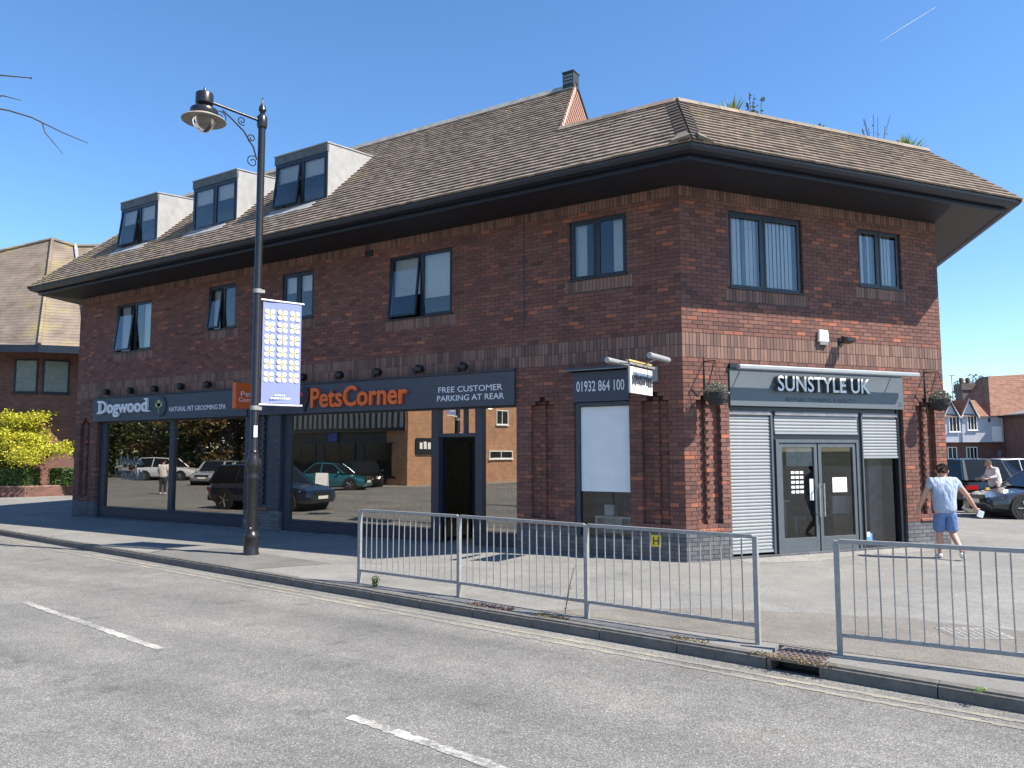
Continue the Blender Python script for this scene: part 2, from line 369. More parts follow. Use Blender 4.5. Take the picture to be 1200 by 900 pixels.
# lighter concrete apron in front of the entrance, trench patch in the footway
def sheet_part(name, pts, z, mat, parent): 
    mb = MB(); mb.poly([(p[0], p[1], z) for p in pts]); return mb.build(name, mat, parent)
def F2p(s, d): q = D2 * s + N2 * d; return (q.x, q.y)
sheet_part('concrete_apron', [F2p(.98, .02), F2p(.98, .55), F2p(2.2, .75), F2p(3.2, .5), F2p(5.2, .62), F2p(5.2, .02)][::-1], .004, M_apron, pave)
M_patch = asphalt('patched_asphalt', (.14, .13, .117), (.18, .168, .152), 140, .8, .15)
sheet_part('asphalt_patch', [(-.2, -4.75), (3.05, -4.95), (7, -5.0), (7, -3.2), (3.6, -3.0), (1.5, -3.6)], .004, M_patch, pave)
M_patch2 = asphalt('smooth_asphalt', (.12, .12, .115), (.155, .153, .146), 160, .8, .12)
sheet_part('asphalt_patch', [(-9.5, -4.0), (-5.9, -4.4), (-5.2, -3.2), (-8.6, -2.7)], .004, M_patch2, pave)
M_tar = plain('tar_seam', (.05, .05, .05), .7)
for a, b in (((-9.6, -3.0), (-9.2, -3.98)), ((-15, -1.2), (-15.4, -3.2))):
    d_ = (Vector(b) - Vector(a)).normalized(); n_ = Vector((-d_.y, d_.x)) * .011; pts_ = []
    for k in range(9): pts_.append(Vector(a).lerp(Vector(b), k / 8) + n_ * random.uniform(-3, 3))
    mb = MB()
    for p, q_ in zip(pts_, pts_[1:]): mb.quad((*(p - n_), .008), (*(q_ - n_), .008), (*(q_ + n_), .008), (*(p + n_), .008), .5)
    mb.build('tar_seam', M_tar, pave)
# road markings
def strip(name, x0, x1, off, wid, mat, z=-.116, slope=KS, y0=None, miss=.0):
    mb = MB(); n = max(2, int((x1 - x0) / .07)); f = (lambda x: y0 + slope * (x - x0)) if y0 is not None else (lambda x: yk(x) - off)
    for i in range(n):
        a = x0 + (x1 - x0) * i / n; b = x0 + (x1 - x0) * (i + 1) / n
        if random.random() < miss: continue
        j0, j1 = random.uniform(-.012, .012), random.uniform(-.012, .012)
        mb.quad((a, f(a) - wid + j0, z), (b, f(b) - wid + j0, z), (b, f(b) + j1, z), (a, f(a) + j1, z), .5)
    return mb.build(name, mat, road)
strip('yellow_line', -60, 20, .2, .065, M_yel); strip('yellow_line', -60, 20, .36, .07, M_yel)
for x0, x1, y0 in ((-6.85, -2.88, -7.34), (.24, 4.2, -8.40), (-13.9, -9.9, -6.36), (-21, -17, -5.4), (7.3, 11.3, -9.4)):
    strip('lane_dash', x0, x1, 0, .1, M_line, slope=-.145, y0=y0)
tag(sheet_part('opposite_footway', [(-60, -24.5), (-27.5, -19.3), (-22.5, -21), (-20.6, -42), (-60, -60)][::-1], -.1, M_apron, None), kind='structure')
# marks of the side turning that the shop glass mirrors
for (a, b) in (((-21, -12.4), (-14, -15)), ((-30, -13.5), (-20, -13.4)), ((-27, -19.4), (-12, -21.5))):
    mb = MB(); d = (Vector(b) - Vector(a)).normalized(); n = Vector((-d.y, d.x)) * .06
    mb.poly([(*(Vector(a) - n), -.115), (*(Vector(b) - n), -.115), (*(Vector(b) + n), -.115), (*(Vector(a) + n), -.115)]); mb.build('road_line', M_line, road)

# ================================================================== SHOP BUILDING
shop = thing('shop_building', 'two storey brown brick corner building with tiled roof and dark shopfronts', 'building')

def sub_iv(iv, a, b):
    out = []
    for p, q in iv:
        if b <= p or a >= q: out.append((p, q)); continue
        if a > p: out.append((p, a))
        if b < q: out.append((b, q))
    return out
def rows_of_bricks(xa, xb, za, nrows, ops, kind, y=0.):
    L = []
    for r in range(nrows):
        z0 = za + .075 * r; zc = z0 + .0375; iv = [(xa, xb)]
        for o in ops:
            if o[2] < zc < o[3]: iv = sub_iv(iv, o[0], o[1])
        off = .1125 * (r % 2)
        for p, q in iv:
            k = math.floor((p - off) / .225)
            while off + k * .225 < q:
                g = off + k * .225; a = max(g + .005, p); b = min(g + .22, q); k += 1
                if b - a < .03: continue
                L.append((a, b, max(z0 + .005, 0.001), z0 + .07, y, kind((a + b) / 2, zc) if callable(kind) else kind))
    return L
def soldiers(xa, xb, z0, z1, ops=(), y=0.):
    L = []; k = math.floor(xa / .075)
    while k * .075 < xb - .01:
        a, b = max(k * .075 + .005, xa), min(k * .075 + .07, xb); k += 1
        if b - a < .02 or any(o[0] < (a + b) / 2 < o[1] and o[2] < (z0 + z1) / 2 < o[3] for o in ops): continue
        L.append((a, b, z0 + .005, z1 - .005, y, 'soldier'))
    return L
def backing(xa, xb, za, zb, ops):
    mb = MB(); e = .005; Q = [(o[0] - e, o[1] + e, o[2] - e, o[3] + e, o[4]) for o in ops]
    xs = sorted({xa, xb, *[v for o in Q for v in o[:2]]}); zs = sorted({za, zb, *[max(za, v) for o in Q for v in o[2:4]]})
    for i in range(len(xs) - 1):
        for j in range(len(zs) - 1):
            cx, cz = (xs[i] + xs[i + 1]) / 2, (zs[j] + zs[j + 1]) / 2
            if any(o[0] < cx < o[1] and o[2] < cz < o[3] for o in Q): continue
            mb.quad((xs[i], .007, zs[j]), (xs[i + 1], .007, zs[j]), (xs[i + 1], .007, zs[j + 1]), (xs[i], .007, zs[j + 1]), .5)
    for a, b, c, d, dep in Q:
        mb.quad((a, .007, c), (a, dep, c), (a, dep, d), (a, .007, d), .5); mb.quad((b, dep, c), (b, .007, c), (b, .007, d), (b, dep, d), .5)
        mb.quad((a, .007, d), (a, dep, d), (b, dep, d), (b, .007, d), .5); mb.quad((a, dep, c), (a, .007, c), (b, .007, c), (b, dep, c), .5)
        if dep < .115: mb.quad((a, dep - .003, c), (b, dep - .003, c), (b, dep - .003, d), (a, dep - .003, d), .5)
    return mb
def recess_ops(c, w=.52):
    return [(c - w / 2, c + w / 2, .6, 2.8125, .11), (c - .16, c + .16, 2.8125, 2.8875, .11), (c - .06, c + .06, 2.8875, 2.9625, .11)]
def recess_bricks(c, kind, w=.52):
    L = rows_of_bricks(c - w / 2, c + w / 2, .5625, 31, [], kind, .1); t = []
    for r in range(30):
        z0 = .6375 + .075 * r
        if r % 2 == 0: t.append((c - .05, c + .055, z0 + .003, z0 + .072, .02, kind(c, z0) if callable(kind) else kind))
        else: t.append((c - .05, c + .055, z0 + .003, z0 + .072, .06, kind(c, z0) if callable(kind) else kind))
    s = []
    n = 7
    for i in range(n):
        a = c - w / 2 + w * i / n + .004; b = c - w / 2 + w * (i + 1) / n - .004; s.append((a, b))
    return L + t, s
MIDX = {'red': 0, 'soldier': 1, 'plinth': 2, 'painted': 3}
def brick_mesh(L, sills=()):
    mb = MB()
    for a, b, c, d, y, k in L:
        j = random.uniform(-.0025, .0015) + y; tone = random.random()
        if k == 'red':
            tone = min(1, max(0, (random.gauss(.42, .15) if random.random() > .07 else random.uniform(.75, 1))))
        mb.box(a, b, j, j + (.1 if y < .05 else .02), c, d, tone, (4,), MIDX[k])
    for a, b in sills:
        mb.hexa([(a, -.03, .505), (b, -.03, .505), (b, .11, .505), (a, .11, .505), (a, -.03, .54), (b, -.03, .54), (b, .11, .625), (a, .11, .625)], random.uniform(.6, .95), (), 0)
    return mb
BM = [M_brick, M_sold, M_plin, M_pbrick]

# ---- long wall
W1 = [(-17.34, -15.62, 4.83, 6.29), (-13.1, -11.98, 5.13, 6.32), (-10.25, -9.15, 5.13, 6.31), (-6.765, -5.015, 4.82, 6.29), (-2.21, -1.02, 5.165, 6.35)]
bays = [(-18.12, -11.5, 0, 2.86, .3), (-10.19, -3.43, 0, 2.86, .3), (-2.155, -1.02, .3, 3.46, .2)]
rc1 = [-18.76, -10.88, -2.84, -.53]
ops1 = [(*o, .13) for o in W1] + bays + [r for c in rc1 for r in recess_ops(c)]
def kind1(x, z):
    if z < .45: return 'plinth'
    if -11.5 < x < -10.19 and z < 2.86: return 'painted'
    return 'red'
sills1 = [(o[0] - .1, o[1] + .1, o[2] - .225, o[2]) for o in W1]
lst = rows_of_bricks(-L1, 0, -.0375, 48, ops1, kind1)
lst += soldiers(-L1, 0, 3.5625, 3.7875) + soldiers(-L1, 0, 3.7875, 4.0125)
lst += rows_of_bricks(-L1, 0, 4.0125, 33, ops1 + [(*s, 0) for s in sills1], 'red') + soldiers(-L1, 0, 6.4875, 6.7125)
for s in sills1: lst += soldiers(s[0], s[1], s[2], s[3])
sl = []
for c in rc1:
    a, b = recess_bricks(c, kind1); lst += a; sl += b
wall1 = backing(-L1, 0, -.1, 6.72, ops1).build('long_wall', M_mort, shop)
tag(brick_mesh([b for b in lst if b[0] < b[1]], sl).build('brickwork', BM, wall1), kind='stuff')
# expansion joint
boxpart('expansion_joint', M_black, wall1, -3.235, -3.22, -.006, .02, 4.36, 6.7)
boxpart('air_vent', M_black, wall1, -7.5, -7.25, -.012, .02, 6.37, 6.52)

# ---- entrance wall
W2 = [(1.07, 2.8, 4.87, 6.33), (4.22, 5.39, 5.15, 6.36)]
bay2 = [(.975, 5.24, 0, 3.48, .3)]
rc2 = [.52, 5.86]
ops2 = [(*o, .13) for o in W2] + bay2 + [r for c in rc2 for r in recess_ops(c)]
kind2 = lambda x, z: 'plinth' if z < .45 else 'red'
sills2 = [(o[0] - .1, o[1] + .1, o[2] - .225, o[2]) for o in W2]
lst = rows_of_bricks(0, L2, -.0375, 48, ops2, kind2)
lst += soldiers(0, L2, 3.5625, 3.7875) + soldiers(0, L2, 3.7875, 4.0125)
lst += rows_of_bricks(0, L2, 4.0125, 33, ops2 + [(*s, 0) for s in sills2], 'red') + soldiers(0, L2, 6.4875, 6.7125)
for s in sills2: lst += soldiers(s[0], s[1], s[2], s[3])
sl = []
for c in rc2:
    a, b = recess_bricks(c, kind2); lst += a; sl += b
wall2 = backing(0, L2, -.1, 6.72, ops2).build('entrance_wall', M_mort, shop, rz=TH)
full = sorted([b for b in lst if b[5] == 'red' and b[4] == 0 and b[1] - b[0] > .21 and b[2] < 5.0], key=lambda b: b[0] + .25 * abs(b[2] - 3.2))[:300]
fs = set(full)
tag(brick_mesh([b for b in lst if b not in fs], sl).build('brickwork', BM, wall2), kind='stuff')
mb = MB(); mb.box(0, .215, 0, .1, 0, .065, .5, (4,)); bmesh1 = mb.mesh('brick', M_brick1)
for b in full: link('brick', bmesh1, wall2, (b[0], random.uniform(-.003, .002), b[2]))

# ---- end walls (side street and far end) and back
DS = Vector((math.cos(2 * TH), math.sin(2 * TH), 0))
E2 = D2 * L2
lst = rows_of_bricks(0, 9, -.0375, 90, [], kind2)
w3 = backing(0, 9, -.1, 6.72, []).build('side_wall', M_mort, shop, loc=E2, rz=2 * TH)
tag(brick_mesh(lst).build('brickwork', BM, w3), kind='stuff')
lst = [(-b[1], -b[0], *b[2:]) for b in lst]
w4 = backing(-9, 0, -.1, 6.72, []).build('end_wall', M_mort, shop, loc=(-L1, 0, 0), rz=2 * TH + math.pi)
tag(brick_mesh(lst).build('brickwork', BM, w4), kind='stuff')
bk = [Vector((-L1, 0, 0)) + DS * 9, E2 + DS * 9]
mb = MB(); mb.quad((bk[0].x, bk[0].y, 0), (bk[1].x, bk[1].y, 0), (bk[1].x, bk[1].y, 6.7), (bk[0].x, bk[0].y, 6.7)); mb.build('back_wall', M_bwall, shop)

# ---- rooms behind the glass
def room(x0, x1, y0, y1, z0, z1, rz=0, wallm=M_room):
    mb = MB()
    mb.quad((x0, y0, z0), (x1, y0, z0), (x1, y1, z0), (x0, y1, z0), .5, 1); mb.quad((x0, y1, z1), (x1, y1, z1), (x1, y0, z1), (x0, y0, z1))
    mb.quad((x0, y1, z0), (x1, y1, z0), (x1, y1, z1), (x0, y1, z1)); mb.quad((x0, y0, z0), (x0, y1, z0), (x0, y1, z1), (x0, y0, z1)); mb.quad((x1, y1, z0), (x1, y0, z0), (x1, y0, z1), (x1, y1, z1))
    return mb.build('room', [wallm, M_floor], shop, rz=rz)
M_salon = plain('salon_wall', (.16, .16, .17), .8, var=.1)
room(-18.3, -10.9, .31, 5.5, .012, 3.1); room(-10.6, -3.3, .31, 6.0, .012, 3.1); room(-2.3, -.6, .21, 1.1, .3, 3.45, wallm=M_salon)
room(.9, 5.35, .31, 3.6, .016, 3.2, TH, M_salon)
for o in W1: room(o[0] - .5, o[1] + .5, .14, 2.2, 4.4, 6.6, wallm=M_salon)
for o in W2: room(o[0] - .5, o[1] + .4, .14, 1.6, 4.4, 6.6, TH, M_salon)
for x, y, z in ((-17.2, 2.2, 3.05), (-14.8, 3, 3.05), (-12.6, 1.6, 3.05), (-9.4, 1.2, 3.05), (-8.6, 3.4, 3.05), (-7.3, 2.1, 3.05), (-6.7, 4.0, 3.05), (-6.1, 1.4, 3.05), (-4.6, 2.6, 3.05), (-3.8, 1.5, 3.05), (-3.7, 3.2, 3.05)):
    part('ceiling_light', M_lamp, shop, lambda m: m.lathe([(.045, 0), (.045, .03)], 12, (x, y, z)))

# ---- windows
def ring(mb, x0, x1, z0, z1, w, y0, y1, mi=0):
    mb.box(x0, x1, y0, y1, z0, z0 + w, .5, (), mi); mb.box(x0, x1, y0, y1, z1 - w, z1, .5, (), mi)
    mb.box(x0, x0 + w, y0, y1, z0 + w, z1 - w, .5, (), mi); mb.box(x1 - w, x1, y0, y1, z0 + w, z1 - w, .5, (), mi)
def window(parent, o, mull, opened=None, blind=None, rz=0, y=.045, loc=(0, 0, 0), sill=True):
    x0, x1, z0, z1 = o[:4]; xm = x0 + (x1 - x0) * mull
    mb = MB(); ring(mb, x0, x1, z0, z1, .05, y, y + .07); mb.box(xm - .03, xm + .03, y, y + .07, z0 + .05, z1 - .05)
    if sill: mb.box(x0 - .01, x1 + .01, y - .075, y + .001, z0 - .002, z0 + .03)
    f = mb.build('window', M_anth, parent, loc, rz, bevel=.004)
    for i, (a, b) in enumerate(((x0 + .05, xm - .03), (xm + .03, x1 - .05))):
        m = MB(); h = z1 - z0 - .1
        ring(m, 0, b - a, -h, 0, .042, -.02, .03)
        s = m.build('sash', M_anth, f, (a, y + .012, z1 - .05))
        g = MB(); g.quad((.03, 0, -h + .03), (b - a - .03, 0, -h + .03), (b - a - .03, 0, -.03), (.03, 0, -.03))
        p = g.build('pane', M_glassu, f, (a, y + .012, z1 - .05))
        if opened == i: s.rotation_euler.x = p.rotation_euler.x = -R(7)
    if blind == 'roller':
        for a, b, d in ((x0 + .05, xm, .62), (xm, x1 - .05, .7)): boxpart('blind', M_blind, f, a + .02, b - .02, y + .075, y + .085, z1 - (z1 - z0) * d, z1 - .03)
    if blind == 'half':
        boxpart('blind', M_blind, f, x0 + .06, x1 - .06, y + .075, y + .085, z1 - (z1 - z0) * .4, z1 - .03)
    if blind == 'curtain':
        boxpart('curtain', M_blind, f, x0 + .06, x0 + (xm - x0) * .55, y + .1, y + .12, z0 + .03, z1 - .03); boxpart('curtain', M_blind, f, xm + .3, x1 - .06, y + .12, y + .14, z0 + .03, z1 - .03)
    if blind == 'vertical':
        n = int((x1 - x0) / .1); m = MB()
        for k in range(n):
            xx = x0 + .07 + k * (x1 - x0 - .14) / n; a = R(random.uniform(4, 20)) if random.random() > .12 else R(78); c, s2 = math.cos(a) * .045, math.sin(a) * .045
            m.quad((xx - c, y + .115 - s2, z0 + .05), (xx + c, y + .115 + s2, z0 + .05), (xx + c, y + .115 + s2, z1 - .05), (xx - c, y + .115 - s2, z1 - .05), .5)
        m.build('vertical_blind', M_blind, f)
    return f
for o, mu, op, bl in zip(W1, (.5, .5, .5, .5, .47), (0, 0, None, 0, None), ('curtain', 'curtain', 'half', 'roller', 'curtain')): window(wall1 and shop, o, mu, op, bl)
for o, mu in zip(W2, (.47, .5)): window(shop, o, mu, None, 'vertical', TH)

# ---- roof
PT = R(44); cp, sp = math.cos(PT), math.sin(PT); EO, EZ = 1.40, 6.836
GA, NC1, NC2 = .1465, 14, 32
VM, VT = GA * NC1, GA * NC2
class Slope:
    def __init__(s, o, u, d): s.o = o; s.u = u; s.d = d; s.n = Vector((d.x * sp, d.y * sp, cp)); s.vv = Vector((-d.x * cp, -d.y * cp, sp))
    def P(s, u, v, h=0): return s.o + s.u * u + s.vv * v + s.n * h
SA = Slope(Vector((0, -EO, EZ)), Vector((1, 0, 0)), Vector((0, -1, 0)))
SB = Slope(N2 * EO + Vector((0, 0, EZ)), D2, N2)
XL = -19.7
T18 = math.tan(2 * TH - R(90))
def boundsA(v):
    y = -EO + v * cp; lo = XL + (y + EO) * .72
    if v <= VM: return lo, -K * y
    return lo, -2.43 - (y - .08) * T18
def boundsB(v): d = EO - v * cp; return -K * d, L2 + K * d
def deck(mb, S, bf, v0, v1):
    a0, a1 = bf(v0); b0, b1 = bf(v1 - 1e-6); mb.quad(S.P(a0, v0, -.012), S.P(a1, v0, -.012), S.P(b1, v1, -.012), S.P(b0, v1, -.012), .3)
mb = MB(); deck(mb, SA, boundsA, 0, VM); a0, _ = boundsA(VM); _, a1 = boundsA(VM + 1e-4); b0, b1 = boundsA(VT)
mb.quad(SA.P(a0, VM, -.012), SA.P(a1, VM, -.012), SA.P(b1, VT, -.012), SA.P(b0, VT, -.012), .3); deck(mb, SB, boundsB, 0, VM)
ZM, ZT = EZ + VM * sp, EZ + VT * sp; YM, YT = -EO + VM * cp, -EO + VT * cp
# side slope and flat terraces behind the parapet slopes
SC = Slope(E2 + Vector((DS.y, -DS.x, 0)) * EO + Vector((0, 0, EZ)), DS, Vector((DS.y, -DS.x, 0)))
mb.quad(SC.P(-K * EO, 0), SC.P(9, 0), SC.P(9, VM), SC.P(-K * (EO - VM * cp), VM), .3)
NL = Vector((-DS.y, DS.x, 0)); A0 = Vector((XL, -EO, EZ))
mb.poly([A0, SA.P(b0, VT), SA.P(b0, VT) + DS * 6, A0 + DS * 9], .3)
roof = mb.build('roof', toned('roof_underlay', TIL), shop)
g0 = Vector((-2.43, YM, ZM)); g1 = Vector((-2.43 - (YT - YM) * T18, YT, ZT))
flat = MB()
q = SB.P(boundsB(VM)[1], VM)
flat.poly([g0 + Vector((0, .12, -.3)), Vector((-K * YM, YM + .1, ZM - .3)), q + Vector((-.15, 0, -.3)), q + DS * 8 + Vector((0, 0, -.3)), g0 + DS * 9 + Vector((0, 0, -.3))], .5)
tl = SA.P(b0, VT)
flat.poly([tl, g1, g1 + DS * 6, tl + DS * 6], .5)
flat.build('flat_roof', M_greyroof, roof)
DORM = [(-10.11, -8.33), (-13.31, -11.54), (-16.64, -14.89)]
tmb = MB(); tiles = []
def tile_rows(S, bf, n, key):
    for r in range(n):
        v = r * GA + .0; lo, hi = bf(min(v + .05, VT)); off = .0825 * (r % 2); k = math.floor((lo - off) / .165)
        while off + k * .165 < hi:
            a = max(off + k * .165 + .002, lo); b = min(off + k * .165 + .163, hi); k += 1
            if b - a < .03: continue
            if key == 'A':
                y = -EO + v * cp
                if any(d0 + .05 < a and b < d1 - .05 for d0, d1 in DORM) and -.35 < y < 1.1: continue
            tiles.append((S, a, b, v, key))
tile_rows(SA, boundsA, NC2, 'A'); tile_rows(SB, boundsB, NC1, 'B')
def rank(t):
    S, a, b, v, k = t
    return (0 if b - a > .15 else 9) + (t[1] if k == 'B' else 2.5 - a)
singles = set(map(id, sorted(tiles, key=rank)[:300]))
tm = MB()
def tile_pts(wd): return [(0, -.012, .006), (wd, -.012, .006), (wd, .17, -.006), (0, .17, -.006), (0, -.012, .042), (wd, -.012, .042), (wd, .17, .006), (0, .17, .006)]
tm.hexa(tile_pts(.161), .5, (0, 4)); tmesh = tm.mesh('roof_tile', M_tile1)
for t in tiles:
    S, a, b, v, k = t; j = random.uniform(-.003, .004)
    if id(t) in singles:
        o = link('roof_tile', tmesh, roof); p = S.P(a, v, j)
        o.matrix_local = Matrix(((S.u.x, S.vv.x, S.n.x, p.x), (S.u.y, S.vv.y, S.n.y, p.y), (S.u.z, S.vv.z, S.n.z, p.z), (0, 0, 0, 1)))
    else:
        tmb.hexa([S.P(a + q[0], v + q[1], q[2] + j) for q in tile_pts(b - a)], min(1, max(0, random.gauss(.45, .25))), (0, 4))
tag(tmb.build('roof_tiles', M_tile, roof), kind='stuff')
# bonnet tiles up the blunt hip, ridge trims
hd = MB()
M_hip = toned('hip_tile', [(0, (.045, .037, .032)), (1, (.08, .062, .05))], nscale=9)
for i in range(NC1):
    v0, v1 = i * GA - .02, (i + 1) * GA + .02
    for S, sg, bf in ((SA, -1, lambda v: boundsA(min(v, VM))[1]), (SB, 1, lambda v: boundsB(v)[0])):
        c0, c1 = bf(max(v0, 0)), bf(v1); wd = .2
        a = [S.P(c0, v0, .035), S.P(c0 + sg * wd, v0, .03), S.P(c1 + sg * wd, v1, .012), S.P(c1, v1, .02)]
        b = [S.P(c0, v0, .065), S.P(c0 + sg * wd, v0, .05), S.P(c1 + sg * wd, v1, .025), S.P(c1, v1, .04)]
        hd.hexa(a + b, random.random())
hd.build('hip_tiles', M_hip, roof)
M_hm = plain('hip_mortar', (.16, .14, .11), .95, var=.3)
part('hip_mortar', M_hm, roof, lambda m: m.hexa([SB.P(-.62, -.01, .05), SB.P(-.3, -.01, .04), SB.P(-.35, .18, .03), SB.P(-.55, .22, .05), SB.P(-.62, -.01, .12), SB.P(-.35, -.01, .08), SB.P(-.4, .16, .07), SB.P(-.55, .2, .1)]))
part('hip_mortar', M_hm, roof, lambda m: m.hexa([SA.P(.35, -.01, .05), SA.P(.73, -.01, .05), SA.P(.6, .25, .05), SA.P(.42, .22, .04), SA.P(.4, -.01, .08), SA.P(.73, -.01, .12), SA.P(.6, .22, .1), SA.P(.45, .2, .08)]))
def capline(p, q, nm, mat, w_=.11, h_=.06):
    p, q = Vector(p), Vector(q); d = (q - p).normalized(); s = Vector((-d.y, d.x, 0)); u = Vector((0, 0, 1)); n = max(1, int((q - p).length / .45)); m = MB()
    for i in range(n):
        a = p + (q - p) * (i / n) + d * .004; b = p + (q - p) * ((i + 1) / n) - d * .004
        m.hexa([a + s * w_, a - s * w_, b - s * w_, b + s * w_] and [a - s * w_ - u * .03, a + s * w_ - u * .03, b + s * w_ - u * .03, b - s * w_ - u * .03, a - s * w_ * .5 + u * h_, a + s * w_ * .5 + u * h_, b + s * w_ * .5 + u * h_, b - s * w_ * .5 + u * h_], random.random())
    return m.build(nm, mat, roof)
capline(g0, Vector((-K * YM, YM, ZM)), 'ridge_tiles', M_tile); capline(Vector((-K * YM, YM, ZM)), q, 'ridge_tiles', M_tile)
capline(tl, g1, 'roof_edge_trim', plain('pale_edge_trim', (.36, .34, .3), .7), .1, .09)
hq = SB.P(boundsB(0)[1], 0); m = MB()
capline(A0, tl, 'ridge_tiles', M_tile, .09, .05); capline(hq, q, 'ridge_tiles', M_tile, .08, .04)
# tile-hung end wall of the upper roof and the flue box
m = MB(); far = g0 + DS * 8; hgt = ZT + .12
nrow = 14
for r in range(nrow):
    z0 = ZM - .05 + (ZT + .1 - ZM) * r / nrow; z1 = ZM - .05 + (ZT + .1 - ZM) * (r + 1) / nrow
    s0 = (max(z0, ZM) - ZM) / (ZT - ZM) * (g1 - g0).xy.length
    k = 0; s = s0
    while s < 8:
        e = min(8, (k + 1) * .165 + .08 * (r % 2)); k += 1
        if e <= s + .01: continue
        a = g0 + DS * s; b = g0 + DS * e; on = Vector((DS.y, -DS.x, 0))
        m.hexa([Vector((a.x, a.y, z0)) , Vector((a.x, a.y, z0)) + on * .035, Vector((b.x, b.y, z0)) + on * .035, Vector((b.x, b.y, z0)), Vector((a.x, a.y, z1)), Vector((a.x, a.y, z1)) + on * .02, Vector((b.x, b.y, z1)) + on * .02, Vector((b.x, b.y, z1))]); s = e
m.build('tile_hung_wall', M_endwall, roof)
capline(g1 + Vector((0, 0, .12)), g0 + DS * 8 + Vector((0, 0, ZT - ZM + .12)), 'wall_coping', M_leadd, .06, .03)
capline(g0, g1, 'verge_trim', plain('pale_verge', (.42, .38, .32), .8), .05, .05)
m = MB(); fx, fy = g1.x - .12, g1.y + .05
m.box(fx - .14, fx + .14, fy - .14, fy + .14, ZT, ZT + .36); m.box(fx - .155, fx + .155, fy - .155, fy + .155, ZT + .36, ZT + .39); m.build('flue_box', plain('dark_flue_metal', (.03, .04, .045), .5), roof, bevel=.008)
for i in range(3): boxpart('flue_louvre', M_grey, roof, fx - .11, fx + .11, fy - .15, fy - .14, ZT + .1 + i * .08, ZT + .14 + i * .08)

# ---- eaves: soffit, fascia board, gutter
def ev(i, e):
    p1 = Vector((-19.3 - .286 * e, -e, 0)); p3 = D2 * (L2 + K * e) + N2 * e
    return (p1 + DS * 8, p1, Vector((K * e, -e, 0)), p3, p3 + DS * 9)[i]
def sweep(mb, prof, segs, mi=0):
    for a, b in segs:
        for (e0, z0), (e1, z1) in zip(prof, prof[1:]):
            p, q2, r_, s_ = ev(a, e0), ev(b, e0), ev(b, e1), ev(a, e1)
            mb.quad((p.x, p.y, z0), (q2.x, q2.y, z0), (r_.x, r_.y, z1), (s_.x, s_.y, z1), .5, mi)
ALL = ((0, 1), (1, 2), (2, 3), (3, 4))
part('fascia_board', M_fascia, shop, lambda m: sweep(m, [(1.09, 6.655), (1.125, 6.655), (1.125, 6.84), (1.2, 6.86)], ALL))
part('gutter', M_fascia, shop, lambda m: sweep(m, [(1.13, 6.83), (1.13, 6.77), (1.17, 6.735), (1.25, 6.725), (1.33, 6.745), (1.375, 6.79), (1.385, 6.845), (1.375, 6.845), (1.36, 6.8), (1.25, 6.75), (1.14, 6.79)], ALL))
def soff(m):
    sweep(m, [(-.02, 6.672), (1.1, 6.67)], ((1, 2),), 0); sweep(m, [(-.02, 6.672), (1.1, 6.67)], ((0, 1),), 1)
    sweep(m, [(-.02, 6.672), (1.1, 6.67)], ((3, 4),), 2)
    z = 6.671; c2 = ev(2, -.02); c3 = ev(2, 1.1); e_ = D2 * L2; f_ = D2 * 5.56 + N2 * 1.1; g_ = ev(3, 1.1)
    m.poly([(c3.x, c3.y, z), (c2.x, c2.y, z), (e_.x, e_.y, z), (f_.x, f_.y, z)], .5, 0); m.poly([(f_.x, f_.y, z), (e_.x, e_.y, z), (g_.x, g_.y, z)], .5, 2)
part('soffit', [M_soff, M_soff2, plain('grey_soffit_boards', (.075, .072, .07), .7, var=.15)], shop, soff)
part('downpipe', M_black, shop, lambda m: m.tube([(-19.85, .45, 6.72), (-19.5, .36, 6.45), (-19.46, .36, 6.3), (-19.46, .36, .1)], .035))

# ---- dormers
for d0, d1 in DORM:
    yF, z0, z1, yB = -.4, 7.80, 9.14, 1.2
    zb = 9.32
    b = MB(); b.hexa([(d0 - .03, yF - .05, z1), (d1 + .02, yF - .05, z1), (d1 + .02, yB, zb), (d0 - .03, yB, zb), (d0 - .03, yF - .05, z1 + .03), (d1 + .02, yF - .05, z1 + .03), (d1 + .02, yB + .05, zb + .03), (d0 - .03, yB + .05, zb + .03)])
    dm = b.build('dormer', M_lead, shop)
    for c0_, c1_ in ((d0, d0 + .07), (d1 - .07, d1)):
        part('cheek', M_lead, dm, lambda m: m.hexa([(c0_, yF, z0), (c1_, yF, z0), (c1_, yB, zb - .15), (c0_, yB, zb - .15), (c0_, yF, z1 - .002), (c1_, yF, z1 - .002), (c1_, yB, zb - .002), (c0_, yB, zb - .002)]))
    boxpart('dormer_fascia', M_leadd, dm, d0 - .015, d1 + .005, yF - .035, yF + .02, z1 - .2, z1 - .004)
    va, vb = (yF - .28 + EO) / cp, (yF - .03 + EO) / cp
    part('dormer_apron', M_lead, dm, lambda m: m.hexa([SA.P(d0 - .05, va, .01), SA.P(d1 - .3, va, .01), SA.P(d1 - .3, vb, .01), SA.P(d0 - .05, vb, .01), SA.P(d0 - .05, va, .04), SA.P(d1 - .3, va, .04), SA.P(d1 - .3, vb, .035), SA.P(d0 - .05, vb, .035)]))
    mm = MB(); mm.quad((d0 + .07, .9, z0), (d1 - .07, .9, z0), (d1 - .07, .9, 9.2), (d0 + .07, .9, 9.2)); mm.build('dormer_room', M_room, dm)
    win = window(shop, (d0 + .01, d1 - .01, z0 - .03, z1 - .205), .52, 0 if d0 > -11 or d0 < -15 else None, 'half', y=yF - .02, sill=False)

